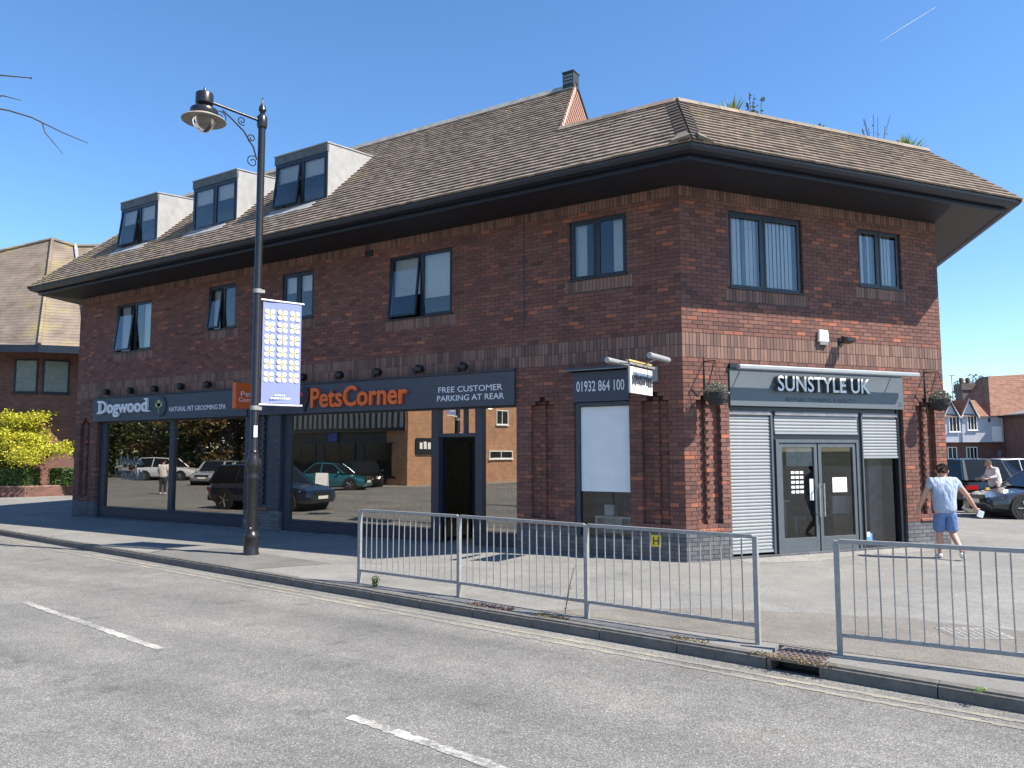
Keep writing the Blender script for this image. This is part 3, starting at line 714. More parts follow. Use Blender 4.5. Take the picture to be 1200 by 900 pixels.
# ---- shopfront bays on the long wall
def pane_part(parent, x0, x1, z0, z1, y, mat=None, rz=0, name='pane'):
    mb = MB(); mb.quad((x0, y, z0), (x1, y, z0), (x1, y, z1), (x0, y, z1)); return mb.build(name, mat or M_glass, parent, rz=rz)
def shopfront1(m):
    x0, x1 = -18.12, -11.5
    m.box(x0, x0 + .3, .1, .22, 0, 2.86); m.box(x1 - .06, x1, .1, .22, 0, 2.86); m.box(x0 + .3, x1 - .06, .08, .22, .0, .31)
    m.box(x0 + .3, x1 - .06, .1, .22, 2.79, 2.86); m.box(-14.735, -14.545, .1, .22, .31, 2.79); m.box(x0 + .3, x1 - .06, .05, .2, .31, .345)
sf1 = part('grooming_shopfront', M_navy, shop, shopfront1, bevel=.006)
pane_part(sf1, -17.82, -14.735, .345, 2.79, .16); pane_part(sf1, -14.545, -11.56, .345, 2.79, .16)
def shopfront2(m):
    m.box(-10.19, -9.96, .1, .22, 0, 2.86); m.box(-3.47, -3.43, .1, .22, 0, 2.86)
    for a, b in ((-9.96, -5.615), (-4.31, -3.47)): m.box(a, b, .08, .22, 0, .27); m.box(a, b, .05, .2, .27, .3); m.box(a, b, .1, .22, 2.8, 2.86)
    m.box(-5.615, -5.42, .08, .24, 0, 2.86); m.box(-4.48, -4.31, .08, .24, 0, 2.86); m.box(-5.42, -4.48, .09, .23, 2.22, 2.3); m.box(-5.42, -4.48, .1, .22, 2.8, 2.86)
    m.box(-4.79, -4.73, .1, .22, 2.3, 2.8)
sf2 = part('pet_shop_shopfront', M_navy, shop, shopfront2, bevel=.006)
pane_part(sf2, -9.96, -5.615, .3, 2.8, .16); pane_part(sf2, -4.31, -3.47, .3, 2.8, .16); pane_part(sf2, -5.42, -4.79, 2.3, 2.8, .16); pane_part(sf2, -4.73, -4.48, 2.3, 2.8, .16)
boxpart('threshold', M_kerb, sf2, -5.42, -4.48, -.05, .3, .002, .03)
# the open door leaf swung into the shop, and shelving seen through the doorway
dl = part('door', M_anth, shop, lambda m: ring(m, 0, .9, .03, 2.2, .08, 0, .05), loc=(-5.4, .25, 0), rz=R(82))
pane_part(dl, .08, .82, .11, 2.12, .025, M_glassd)
shelf = thing('product_shelf', 'stocked shelves in the dark pet shop seen through the doorway', 'shelf', (-5.5, 4.2, 0))
GOODS = [plain('goods_%d' % i, c, .6) for i, c in enumerate([(.3, .05, .04), (.35, .25, .1), (.08, .12, .25), (.3, .3, .28), (.1, .2, .08), (.35, .14, .04)])]
for z in (.25, .7, 1.15, 1.6, 2.05): boxpart('shelf_board', M_grey, shelf, -1.3, 1.6, 0, .4, z, z + .03)
for x_ in (-1.3, 1.56): boxpart('upright', M_grey, shelf, x_, x_ + .04, 0, .4, 0, 2.4)
gm = MB()
for z in (.28, .73, 1.18, 1.63):
    x_ = -1.22
    while x_ < 1.5:
        w_ = random.uniform(.08, .2); gm.box(x_, x_ + w_ - .01, random.uniform(.02, .08), .3, z, z + random.uniform(.18, .36), .5, (), random.randrange(6)); x_ += w_ + random.choice((0, 0, .05))
tag(gm.build('goods', GOODS, shelf), kind='stuff')
for x_, lab in ((-9.2, 'low display of pet goods inside the large pet shop window, left end'), (-7.4, 'low display of pet goods inside the large pet shop window, right end')):
    dsp = thing('window_display', lab, 'display', (x_, .75, .012)); boxpart('plinth', M_white, dsp, 0, 1.3, 0, .5, 0, .45)
    gm = MB()
    for i in range(9): gm.box(i * .14 + .03, i * .14 + .14, .05, .3, .452, .452 + random.uniform(.15, .5), .5, (), random.randrange(6))
    tag(gm.build('goods', GOODS, dsp), kind='stuff')
# posters standing inside the grooming shop window
for x0, lab in ((-14.1, 'grey paw print poster inside the grooming shop window, left of the pair'), (-13.0, 'blue poster with white flowers inside the grooming shop window, right of the pair')):
    p = thing('window_poster', lab, 'poster', (x0, .35, 1.35))
    boxpart('panel', plain('poster_dark' if x0 < -13.5 else 'poster_blue', (.05, .05, .06) if x0 < -13.5 else (.08, .16, .3), .6), p, 0, .75, 0, .012, 0, 1.05)
    part('print', M_white, p, lambda m: [m.lathe([(.1, 0), (.1, .002)], 14, (cx, -.004, cz), 'y') for cx, cz in ((.2, .62), (.38, .78), (.56, .62), (.38, .5), (.24, .4), (.5, .38))])
    boxpart('motif', M_orange2, p, .2, .56, -.01, -.006, .12, .26)
# script lettering stuck on the left pane
def swirl(m):
    for k in range(2):
        zb = 1.55 - k * .42
        for i in range(7):
            x_ = -17.1 + i * .16 + k * .1; h_ = random.uniform(.14, .34)
            m.tube([(x_, .15, zb), (x_ + .02, .15, zb + h_), (x_ + .07, .15, zb + h_ * .6), (x_ + .1, .15, zb + .02), (x_ + .14, .15, zb + .08)], .008, 5)
part('window_lettering', plain('pale_vinyl', (.3, .31, .3), .5), shop, swirl)

# ---- number window next to the corner
def nw(m):
    m.box(-2.155, -2.06, .04, .16, .3, 2.83); m.box(-1.045, -1.02, .04, .16, .3, 2.83); m.box(-2.06, -1.045, .04, .16, 2.75, 2.83); m.box(-2.06, -1.045, .04, .16, .3, .36)
nwf = part('salon_side_window', M_navy, shop, nw, bevel=.004)
pane_part(nwf, -2.06, -1.045, .36, 2.75, .1, M_glassd)
boxpart('frosted_blind', M_glassw, nwf, -2.05, -1.05, .094, .098, 1.17, 2.745)
desk = thing('white_cabinet', 'white low cabinet inside the narrow corner window', 'cabinet', (-1.95, .35, .36))
part('carcass', M_white, desk, lambda m: (m.box(.05, .95, 0, .3, .3, .34), m.box(.05, .09, 0, .3, 0, .3), m.box(.55, .59, 0, .3, 0, .3), m.box(.91, .95, 0, .3, 0, .3), m.box(.05, .95, .28, .3, .0, .3)))
boxpart('display_box', M_white, desk, .22, .42, .05, .2, .345, .55)
boxpart('display_box', GOODS[0], desk, .6, .9, .1, .2, .345, .42)

# ---- entrance shopfront with roller shutters (all in the frame of the entrance wall)
def sf3m(m):
    m.box(.975, 1.0, .1, .26, 0, 2.72); m.box(5.13, 5.24, .06, .26, 0, 2.72)
    m.box(1.0, 5.13, .08, .26, 2.64, 2.72)
    m.box(1.98, 2.05, .08, .26, 0, 2.64); m.box(4.08, 4.17, .08, .26, 0, 2.64); m.box(2.05, 4.08, .08, .26, 2.12, 2.22)
    m.box(4.17, 5.13, .08, .26, 0, .1)
sf3 = part('salon_shopfront', M_anth, shop, sf3m, rz=TH, bevel=.005)
def mull(m):
    m.box(2.052, 2.12, .05, .2, 0, 2.12); m.box(4.02, 4.079, .05, .2, 0, 2.12); m.box(2.12, 4.02, .05, .2, 2.06, 2.119); m.box(4.171, 4.2, .05, .2, .1, 2.64); m.box(1.94, 1.979, .04, .1, .05, 2.6)
part('aluminium_frame', M_alu, sf3, mull, bevel=.004)
for a, b in ((2.13, 3.04), (3.07, 4.01)):
    dr = part('door', M_alu, shop, lambda m: (ring(m, a, b, .02, 2.05, .075, .07, .13), m.box(a + .075, b - .075, .072, .128, .095, .3)), rz=TH, bevel=.004)
    pane_part(dr, a + .075, b - .075, .3, 1.975, .1, M_glassd)
    hx = b - .045 if a < 3 else a + .035
    part('door_handle', M_galv, dr, lambda m: (m.tube([(hx, -.01, .68), (hx, -.01, 1.3)], .016), m.tube([(hx, -.01, .74), (hx, .08, .74)], .01), m.tube([(hx, -.01, 1.24), (hx, .08, 1.24)], .01)))
    if a < 3:
        [boxpart('price_sticker', M_white, dr, 2.42 + i * .105, 2.5 + i * .105, .093, .097, 1.12 + j * .09, 1.17 + j * .09) for i in range(3) for j in range(5)]
        boxpart('poster', plain('notice_print', (.5, .52, .5), .6), dr, 2.33, 2.96, .105, .108, 1.62, 1.96)
        boxpart('paper_notice', M_white, dr, 2.86, 2.95, .093, .097, .98, 1.38)
    else:
        boxpart('paper_notice', M_white, dr, 3.42, 3.78, .093, .097, 1.12, 1.4)
slat_cache = {}
def roller(x0, x1, z0, z1, y=.06):
    f = part('roller_shutter', M_grey, shop, lambda m: (m.box(x0, x1, y + .03, y + .05, z0, z1), m.box(x0, x1, y - .02, y + .05, z1 - .07, z1)), rz=TH)
    key = round(x1 - x0, 3)
    if key not in slat_cache:
        s = MB(); w_ = x1 - x0; P_ = [(0, .03), (-.006, .058), (-.016, .05), (-.02, .03), (-.014, .01), (0, .002)]
        for (ya, za), (yb, zb_) in zip(P_, P_[1:]): s.quad((0, ya, za), (0, yb, zb_), (w_, yb, zb_), (w_, ya, za), .5)
        slat_cache[key] = s.mesh('slat', M_shut, True)
    z = z0 + .04
    while z + .06 < z1 - .07: link('slat', slat_cache[key], f, (x0, y + .028, z)); z += .0605
    boxpart('bottom_bar', M_shut, f, x0, x1, y - .002, y + .029, z0, z0 + .042)
    return f
roller(1.0, 1.94, .08, 2.64); roller(2.05, 4.079, 2.222, 2.64); roller(4.2, 5.12, 1.76, 2.64)
pane_part(sf3, 4.2, 5.13, .1, 1.76, .14, M_glassd)
boxpart('blue_sticker', plain('blue_sticker', (.12, .3, .6), .5), sf3, 4.22, 4.42, .132, .136, .14, .3); boxpart('white_sticker', M_white, sf3, 4.27, 4.36, .128, .131, .24, .33)
boxpart('inner_panel', plain('grey_panel', (.3, .31, .33), .6), sf3, 4.78, 5.13, .5, .54, .05, 1.76)
# things inside the salon
ch = thing('salon_chair', 'grey swivel stool inside the salon behind the right door', 'stool', (*F2p(3.6, -1.3), .016), TH)
part('seat', plain('grey_vinyl', (.3, .3, .33), .5), ch, lambda m: m.lathe([(.18, .5), (.2, .53), (.18, .57), (.01, .58)], 18)); part('column', M_galv, ch, lambda m: m.lathe([(.03, .03), (.03, .5)], 10)); part('base', M_galv, ch, lambda m: m.lathe([(.2, 0), (.2, .02), (.03, .05)], 18))
wk = thing('work_unit', 'pale grey workstation inside the salon behind the doors', 'cabinet', (*F2p(2.9, -1.9), .016), TH)
part('cabinet_body', plain('pale_unit', (.42, .42, .46), .5), wk, lambda m: (m.box(0, .5, 0, .5, 0, .8), m.box(.55, 1.0, 0, .5, 0, .8))); boxpart('worktop', M_white, wk, -.05, 1.05, -.05, .55, .8, .84)
rd = thing('reception_desk', 'low wooden reception desk inside the right salon window', 'desk', (*F2p(4.3, -1.0), .016), TH)
boxpart('front', M_wood, rd, 0, .7, 0, .05, 0, .55); boxpart('upper_panel', M_white, rd, .1, .6, .1, .15, .55, .95); boxpart('desk_top', M_wood, rd, -.02, .72, -.02, .4, .55, .58)

# ================================================================== SIGNS
sg = thing('fascia_sign', 'long dark grey fascia board over both pet shop windows with raised letters', 'sign', (0, 0, 0))
part('panel', M_navy2, sg, lambda m: (m.box(-18.23, -11.35, -.09, -.008, 2.835, 3.515), m.box(-11.345, -10.33, -.05, -.008, 2.835, 3.5), m.box(-10.325, -3.425, -.09, -.008, 2.835, 3.515)), bevel=.006)
part('trim', M_navy, sg, lambda m: (m.box(-18.25, -11.345, -.12, -.008, 3.517, 3.55), m.box(-10.33, -3.41, -.12, -.008, 3.517, 3.55)))
M_letter = plain('pale_letters', (.72, .74, .76), .4, var=.04)
text('Dogwood', 'letters_Dogwood'.lower(), M_letter, sg, -17.85, -15.46, 2.94, 3.44, -.12, .028, .022)
def serifs(m):
    for x0, x1, z0, z1 in ((-17.93, -17.7, 3.385, 3.44), (-17.93, -17.7, 3.055, 3.11), (-15.62, -15.45, 3.4, 3.44), (-15.5, -15.37, 3.055, 3.1)): m.box(x0, x1, -.145, -.095, z0, z1)
part('letter_serifs', M_letter, sg, serifs)
part('tree_roundel', plain('roundel', (.03, .045, .07), .4), sg, lambda m: m.lathe([(.29, 0), (.29, .03)], 32, (-14.93, -.122, 3.19), 'y'))
part('roundel_tree', plain('pale_green_print', (.35, .42, .22), .5), sg, lambda m: ([m.lathe([(r_, 0), (r_, .003)], 14, (x_, -.127, z_), 'y') for x_, z_, r_ in ((-14.95, 3.28, .09), (-15.04, 3.24, .07), (-14.86, 3.24, .07), (-14.95, 3.2, .07))], m.box(-14.965, -14.935, -.127, -.124, 3.0, 3.2)))
text('NATURAL PET GROOMING SPA', 'strapline', M_letter, sg, -14.52, -12.15, 3.03, 3.16, -.093, .002, .004)
text('PetsCorner', 'letters_pet_shop', M_orange, sg, -9.02, -6.1, 2.945, 3.42, -.13, .035, .02)
text('FREE CUSTOMER', 'parking_notice', M_letter, sg, -5.3, -3.7, 3.145, 3.265, -.093, .002, .004); text('PARKING AT REAR', 'parking_notice', M_letter, sg, -5.33, -3.66, 2.965, 3.085, -.093, .002, .004)
def bird(m):
    pts = [(-9.4, 3.38), (-9.3, 3.47), (-9.15, 3.44), (-9.1, 3.3), (-9.14, 3.12), (-9.22, 2.95), (-9.24, 2.86), (-9.3, 2.96), (-9.38, 3.15), (-9.45, 3.26)]
    m.poly([(x_, -.125, z_) for x_, z_ in pts]); n_ = len(pts)
    for i in range(n_):
        a, b = pts[i], pts[(i + 1) % n_]; m.poly([(a[0], -.125, a[1]), (a[0], -.09, a[1]), (b[0], -.09, b[1]), (b[0], -.125, b[1])])
part('parrot_emblem', M_black, sg, bird)
part('emblem_accent', plain('red_accent', (.5, .03, .03), .4), sg, lambda m: m.poly([(-9.42, -.13, 3.3), (-9.33, -.13, 3.22), (-9.3, -.13, 3.28), (-9.36, -.13, 3.36)]))

ps = thing('projecting_sign', 'orange box sign projecting above the navy pier behind the lamp post', 'sign', (-10.75, -.1, 2.96))
boxpart('sign_box', M_orange2, ps, -.06, .06, -.85, -.12, 0, .62, bevel=.01); boxpart('bracket', M_black, ps, -.02, .02, -.12, .02, .25, .4)
text('Pets', 'lettering', M_letter, ps, -.7, -.25, .3, .42, -.061, .002, 0, rz=R(90)); text('Corner', 'lettering', M_letter, ps, -.75, -.22, .17, .27, -.061, .002, 0, rz=R(90))

ph = thing('phone_number_sign', 'navy panel with white phone number over the narrow corner window', 'sign', (0, 0, 0))
boxpart('panel', plain('navy_phone_panel', (.03, .042, .075), .4, var=.05), ph, -2.15, -1.02, -.02, .19, 2.84, 3.4); boxpart('shelf_trim', M_navy, ph, -2.25, -.98, -.2, -.004, 3.42, 3.47)
boxpart('trim_edge', M_grey, ph, -2.25, -.98, -.203, -.2, 3.415, 3.432)
text('01932 864 100', 'phone_number', M_letter, ph, -2.08, -1.1, 3.03, 3.23, -.024, .002, .006)

ss = thing('salon_sign', 'wide grey sign panel with raised salon name over the entrance doors', 'sign', (0, 0, 0), TH)
boxpart('panel', M_signgrey, ss, .985, 5.235, -.03, .3, 2.725, 3.40, bevel=.004)
text('SUNSTYLE UK', 'letter_returns', plain('letter_side', (.07, .085, .1), .45), ss, 1.97, 4.24, 3.0, 3.3, -.085, .05, .014); text('SUNSTYLE UK', 'letter_faces', plain('letter_white', (.75, .76, .76), .4), ss, 1.977, 4.233, 3.007, 3.293, -.139, .003, .009)
text('BESPOKE TANNING & BEAUTY', 'strapline', plain('grey_strapline', (.035, .045, .055), .5), ss, 2.24, 3.96, 2.825, 2.9, -.032, .001, 0)
text('2A', 'house_number', plain('dark_number', (.06, .07, .08), .5), ss, 5.07, 5.19, 2.78, 2.87, -.032, .001, 0)
lb = thing('sign_light_bar', 'long pale light bar fixed along the top of the salon sign', 'light', (0, 0, 0), TH)
boxpart('housing', M_shut, lb, .95, 5.34, -.36, -.25, 3.355, 3.44, bevel=.02); boxpart('back_rail', M_anth, lb, .98, 5.24, -.06, .1, 3.405, 3.478)
for x_ in (1.25, 3.1, 4.95): part('bracket', M_black, lb, lambda m: m.tube([(x_, -.04, 3.42), (x_ , -.3, 3.42)], .012))

hs = thing('hanging_sign', 'white square salon sign hung out from the wall near the corner', 'sign', (-.5, 0, 0))
boxpart('panel', M_white, hs, -.02, .02, -1.18, -.22, 2.88, 3.32, bevel=.004); boxpart('panel_edge', M_navy, hs, -.03, -.021, -1.2, -.2, 2.87, 3.33)
text('SUNSTYLE', 'lettering', plain('letter_dark', (.1, .1, .12), .5), hs, -1.14, -.26, 3.03, 3.19, -.034, .012, .008, rz=R(90))
part('arm', M_galv, hs, lambda m: (m.box(-.02, .02, -1.2, 0, 3.36, 3.4), m.box(-.05, .05, -.06, 0, 3.15, 3.42)))
part('rods', M_black, hs, lambda m: (m.tube([(.022, -.95, 3.38), (.022, -.95, 3.1)], .007), m.tube([(.022, -.45, 3.38), (.022, -.45, 3.1)], .007)))
for x_, y0, y1, z in ((-.33, -1.35, -.5, 3.43), (.3, -1.05, -.15, 3.5)):
    part('strip_light', M_shut, hs, lambda m: m.lathe([(.045, y0), (.05, y0 + .02), (.05, y1 - .02), (.045, y1)], 12, (x_, 0, z), 'y')); part('light_arm', M_grey, hs, lambda m: m.tube([(0, (y0 + y1) / 2, 3.38), (x_, (y0 + y1) / 2, z)], .012))
boxpart('bracket_reflection', plain('yellow_reflection', (.6, .42, .16), .6), hs, -.03, .03, -1.25, -.25, 3.405, 3.43)  # yellowish reflected light on the sign's top bracket, put into the colour

# spotlights over the fascia
sps = [(-17.4, 3.68), (-16.22, 3.67), (-15.08, 3.67), (-13.94, 3.68), (-12.8, 3.675), (-9.3, 3.68), (-8.12, 3.665), (-6.97, 3.663), (-5.8, 3.664), (-4.66, 3.645)]
ordn = ['first', 'second', 'third', 'fourth', 'fifth']
s0 = None
for i, (x_, z) in enumerate(sps):
    lab = 'black spotlight on the wall over the %s fascia, %s from the left' % ('grooming' if i < 5 else 'pet shop', ordn[i % 5])
    if s0 is None:
        s0 = thing('spotlight', lab, 'spotlight', (x_, 0, z), 0, 'black spotlights over the fascia')
        part('mount', M_black, s0, lambda m: m.box(-.22, -.12, -.1, 0, -.06, .05)); part('arm', M_black, s0, lambda m: m.tube([(-.17, -.08, 0), (.1, -.2, 0)], .018))
        part('head', M_black, s0, lambda m: m.lathe([(.05, -.1), (.085, -.06), (.085, .06), (.07, .09)], 14, (.12, -.26, 0), 'y'))
    else:
        o = copy_tree(s0); o.location = (x_, 0, z); o['label'] = lab

# alarm box and floodlight on the entrance wall
al = thing('alarm_box', 'white alarm box on the sunlit wall above the salon sign', 'alarm box', (*F2p(3.2, 0), 3.98), TH)
part('case', M_white, al, lambda m: m.hexa([(-.13, -.07, 0), (.13, -.07, 0), (.13, 0, 0), (-.13, 0, 0), (-.11, -.07, .24), (.11, -.07, .24), (.11, 0, .24), (-.11, 0, .24)]), bevel=.025); boxpart('strobe', M_grey, al, -.1, .1, -.06, -.002, -.05, -.002)
fl = thing('floodlight', 'small dark floodlight beside the white alarm box', 'floodlight', (*F2p(3.66, 0), 3.98), TH)
part('head', M_black, fl, lambda m: m.hexa([(-.1, -.3, .02), (.1, -.3, .02), (.1, -.14, -.02), (-.1, -.14, -.02), (-.1, -.3, .08), (.1, -.3, .08), (.1, -.12, .13), (-.1, -.12, .13)])); part('bracket', M_black, fl, lambda m: m.tube([(0, 0, .03), (0, -.16, .06)], .02)); boxpart('back_plate', M_black, fl, -.05, .05, -.02, 0, -.04, .1)
# hydrant plate
hp = thing('hydrant_plate', 'small yellow hydrant plate with black H low on the wall', 'sign', (-.55, -.004, .24))
boxpart('plate', plain('hydrant_yellow', (.7, .5, .03), .45, var=.1), hp, -.095, .095, -.008, 0, 0, .2); text('H', 'letter', M_black, hp, -.055, .055, .03, .17, -.009, .002, .012)

# hanging baskets with brackets
def leafcloud(mb, c, rad, n, size, seed=0, flat=1., shell=.6, up=0):
    rnd = random.Random(seed)
    for i in range(n):
        d = Vector((rnd.gauss(0, 1), rnd.gauss(0, 1), rnd.gauss(0, 1))).normalized(); rr = shell + (1 - shell) * rnd.random()
        p = Vector((c[0] + d.x * rad[0] * rr, c[1] + d.y * rad[1] * rr, c[2] + d.z * rad[2] * rr))
        leaf(mb, p, size * rnd.uniform(.6, 1.3), rnd, d, up)
def leaf(mb, p, s, rnd, d=None, up=0):
    a = Vector((rnd.gauss(0, 1), rnd.gauss(0, 1), rnd.gauss(0, .7))).normalized()
    b = Vector((rnd.gauss(0, 1), rnd.gauss(0, 1), rnd.gauss(0, 1) + up)).cross(a)
    if b.length < .05: return
    b.normalize(); n = a.cross(b) * s * .15
    mb.quad(p - a * s * .5, p + b * s * .3 + n, p + a * s * .5, p - b * s * .3 + n, rnd.random())
for s_, lab, sd_ in ((.45, 'mossy hanging basket on the pier left of the shutters', 1), (5.88, 'mossy hanging basket on the pier at the right end of the wall', 2)):
    hb = thing('hanging_basket', lab, 'hanging basket', (*F2p(s_, 0), 2.62), TH, 'hanging baskets beside the salon entrance')
    part('bracket', M_black, hb, lambda m: (m.tube([(0, 0, .95), (0, -.02, .05)], .012), m.tube([(0, -.01, .88), (0, -.34, .86)], .01), m.tube([(0, -.01, .45), (0, -.15, .5), (0, -.28, .84)], .008)))
    part('chains', M_black, hb, lambda m: [m.tube([(0, -.33, .86), (.17 * math.cos(a), -.33 + .17 * math.sin(a), .34)], .004, 4) for a in (0, 2.1, 4.2)])
    part('basket', plain('basket_liner', (.03, .03, .028), .9), hb, lambda m: m.lathe([(.02, .07), (.12, .1), (.18, .19), (.2, .3), (.01, .31)], 18, (0, -.33, 0)))
    part('planting', L_basket, hb, lambda m: leafcloud(m, (0, -.33, .32), (.22, .22, .17), 700, .05, sd_))

# ================================================================== STREET FURNITURE
LP = Vector((-7.37, -3.13, 0)); AD = Vector((-.3, -.954, 0))
lamp = thing('lamp_post', 'tall black heritage lamp post with curled bracket and hanging lantern', 'lamp post', LP, math.atan2(AD.y, AD.x))
part('base', M_cast, lamp, lambda m: m.lathe([(.15, 0), (.15, .03), (.138, .05), (.138, .3), (.15, .32), (.15, .36), (.12, .4), (.105, .44)], 24), smooth=True)
part('column', M_cast, lamp, lambda m: m.lathe([(.098, .4), (.098, 1.4), (.108, 1.42), (.108, 1.46), (.09, 1.5), (.1, 1.54), (.14, 1.66), (.14, 1.74), (.1, 1.84), (.085, 1.9), (.095, 1.93), (.076, 1.97), (.07, 8.3)], 24), smooth=True)
part('collar', M_cast, lamp, lambda m: m.lathe([(.085, 8.28), (.1, 8.32), (.1, 8.5), (.07, 8.54), (.04, 8.58), (.075, 8.64), (.06, 8.72), (.02, 8.78), (.012, 8.9)], 20), smooth=True)
part('door_screws', M_galv, lamp, lambda m: (m.sphere((.1, -.06, .62), .015), m.sphere((.06, .1, .5), .02)))
part('clamp', M_galv, lamp, lambda m: (m.lathe([(.085, 4.98), (.085, 5.06)], 16), m.box(-.12, .02, -.06, .06, 4.99, 5.05), m.lathe([(.085, 2.72), (.085, 2.8)], 16), m.box(-.12, .02, -.05, .05, 2.72, 2.78)))
part('number_plate', M_white, lamp, lambda m: m.box(-.03, .04, .075, .085, 2.2, 2.42))
ARM = 1.12
def spiral(m, cx, cz, r0, turns, a0, rt=.011, sg_=1):
    m.tube([(cx + (r0 * (1 - .75 * i / 26)) * math.cos(a0 + sg_ * turns * 2 * math.pi * i / 26), 0, cz + (r0 * (1 - .75 * i / 26)) * math.sin(a0 + sg_ * turns * 2 * math.pi * i / 26)) for i in range(27)], rt, 6)
def bracket(m):
    m.tube([(.07, 0, 8.42), (ARM, 0, 8.52)], .026, 10)
    m.tube([(.09, 0, 7.62), (.16, 0, 7.85), (.36, 0, 8.12), (.6, 0, 8.3), (.78, 0, 8.42)], .016, 8)
    spiral(m, .82, 8.26, .13, 1.4, 1.2); spiral(m, .17, 7.56, .12, 1.3, 1.9, sg_=-1); spiral(m, .2, 8.02, .09, 1.3, -1.2); spiral(m, .4, 8.32, .09, 1.3, -2.2)
part('scroll_bracket', M_cast, lamp, bracket, smooth=True)
part('lantern_body', M_cast, lamp, lambda m: m.lathe([(.02, 8.76), (.03, 8.7), (.05, 8.66), (.15, 8.64), (.16, 8.62), (.16, 8.44), (.14, 8.42), (.1, 8.39), (.13, 8.37), (.235, 8.33), (.25, 8.3), (.25, 8.22), (.235, 8.2)], 28, (ARM, 0, 0)), smooth=True)
part('shade', plain('shade_underside', (.3, .27, .23), .5, var=.1), lamp, lambda m: m.lathe([(.2, 8.21), (.25, 8.2), (.39, 8.13), (.4, 8.11), (.36, 8.11), (.2, 8.16), (.05, 8.17)], 32, (ARM, 0, 0)), smooth=True)
M_clear = glass_mat('lantern_glass', 1.6, (.82, .84, .86))
part('glass_bowl', M_clear, lamp, lambda m: m.lathe([(.22, 8.15), (.21, 8.08), (.16, 7.98), (.08, 7.91), (.01, 7.89)], 24, (ARM, 0, 0), cap=False), smooth=True)
# banner hung on the post
BD = math.atan2(.945, .33)
ban = thing('street_banner', 'lilac banner with rows of white flowers hanging from the lamp post', 'banner', LP, BD)
M_lil = plain('lilac_fabric', (.22, .26, .5), .8, var=.05, scale=2)
def cloth(m, y, x0, x1, z0, z1):
    n = 10
    for i in range(n):
        a, b = x0 + (x1 - x0) * i / n, x0 + (x1 - x0) * (i + 1) / n; f = lambda x_: y + .012 * math.sin(x_ * 7)
        m.quad((a, f(a), z0), (b, f(b), z0), (b, f(b), z1), (a, f(a), z1), .5)
def fabric(m): cloth(m, 0, .12, .90, 2.86, 4.84)
part('cloth', M_lil, ban, fabric)
part('pole', M_white, ban, lambda m: (m.tube([(0, 0, 4.87), (.95, 0, 4.87)], .018), m.tube([(0, 0, 2.83), (.95, 0, 2.83)], .018)))
M_petal = plain('white_petals', (.6, .585, .5), .8, var=.03); M_ctr = plain('flower_centre', (.7, .5, .12), .8)
def flowers(m):
    for r_ in range(6):
        for c_ in range(3):
            cx = .26 + c_ * .25; cz = 4.6 - r_ * .245; yy = .012 * math.sin(cx * 7) - .009
            for dx, dz in ((-.055, -.055), (.055, -.055), (-.055, .055), (.055, .055)): m.lathe([(.05, 0), (.05, .002)], 12, (cx + dx, yy, cz + dz), 'y')
part('flower_print', M_petal, ban, flowers); part('flower_centres', M_ctr, ban, lambda m: [m.lathe([(.025, 0), (.025, .002)], 10, (.26 + c_ * .25, .012 * math.sin((.26 + c_ * .25) * 7) - .012, 4.6 - r_ * .245), 'y') for r_ in range(6) for c_ in range(3)])
M_bt = plain('banner_text', (.62, .65, .82), .8)
part('faint_print', M_bt, ban, lambda m: ([m.box(.38 + i * .045, .41 + i * .045, -.016, -.013, 3.0, 3.035) for i in range(5)], [m.box(.3 + i * .045, .335 + i * .045, -.016, -.013, 2.94, 2.98) for i in range(9)]))

# guardrails
def guardrail(label, pts, endpost=True):
    g = thing('guardrail', label, 'railing', (pts[0][0], pts[0][1], 0), 0, 'pedestrian guardrails along the kerb')
    o = Vector((pts[0][0], pts[0][1], 0)); P_ = [Vector((x_, y_, 0)) - o for x_, y_ in pts]
    for i, p in enumerate(P_):
        a = math.atan2(*((P_[min(i + 1, len(P_) - 1)] - P_[max(i - 1, 0)]).yx))
        boxpart('post', M_galv, g, -.025, .025, -.025, .025, -.05, 1.06, loc=p, rz=a, bevel=.004)
    bm_ = MB(); bm_.tube([(0, 0, .2), (0, 0, 1.03)], .0075, 6); bar = bm_.mesh('bar', M_galv, True)
    for p, q_ in zip(P_, P_[1:]):
        d = q_ - p; L = d.length; a = math.atan2(d.y, d.x)
        boxpart('top_rail', M_galv, g, .0255, L - .0255, -.02, .02, 1.035, 1.075, loc=p, rz=a, bevel=.004); boxpart('bottom_rail', M_galv, g, .0255, L - .0255, -.018, .018, .165, .2, loc=p, rz=a, bevel=.004)
        n = 16
        for k in range(n):
            t = .0255 + (L - .05) * (k + 1) / (n + 1); b = link('bar', bar, g, p + d.normalized() * t, 0); b.rotation_euler = (random.uniform(-.008, .008), random.uniform(-.008, .008), 0)
    return g
guardrail('long galvanised guardrail with three panels in front of the pet shop door', [(-3.44, -4.41), (-1.545, -4.54), (.485, -4.83), (2.485, -5.06)])
guardrail('galvanised guardrail at the right edge, nearest the walking man', [(3.245, -5.055), (5.24, -5.03), (7.24, -5.0)])

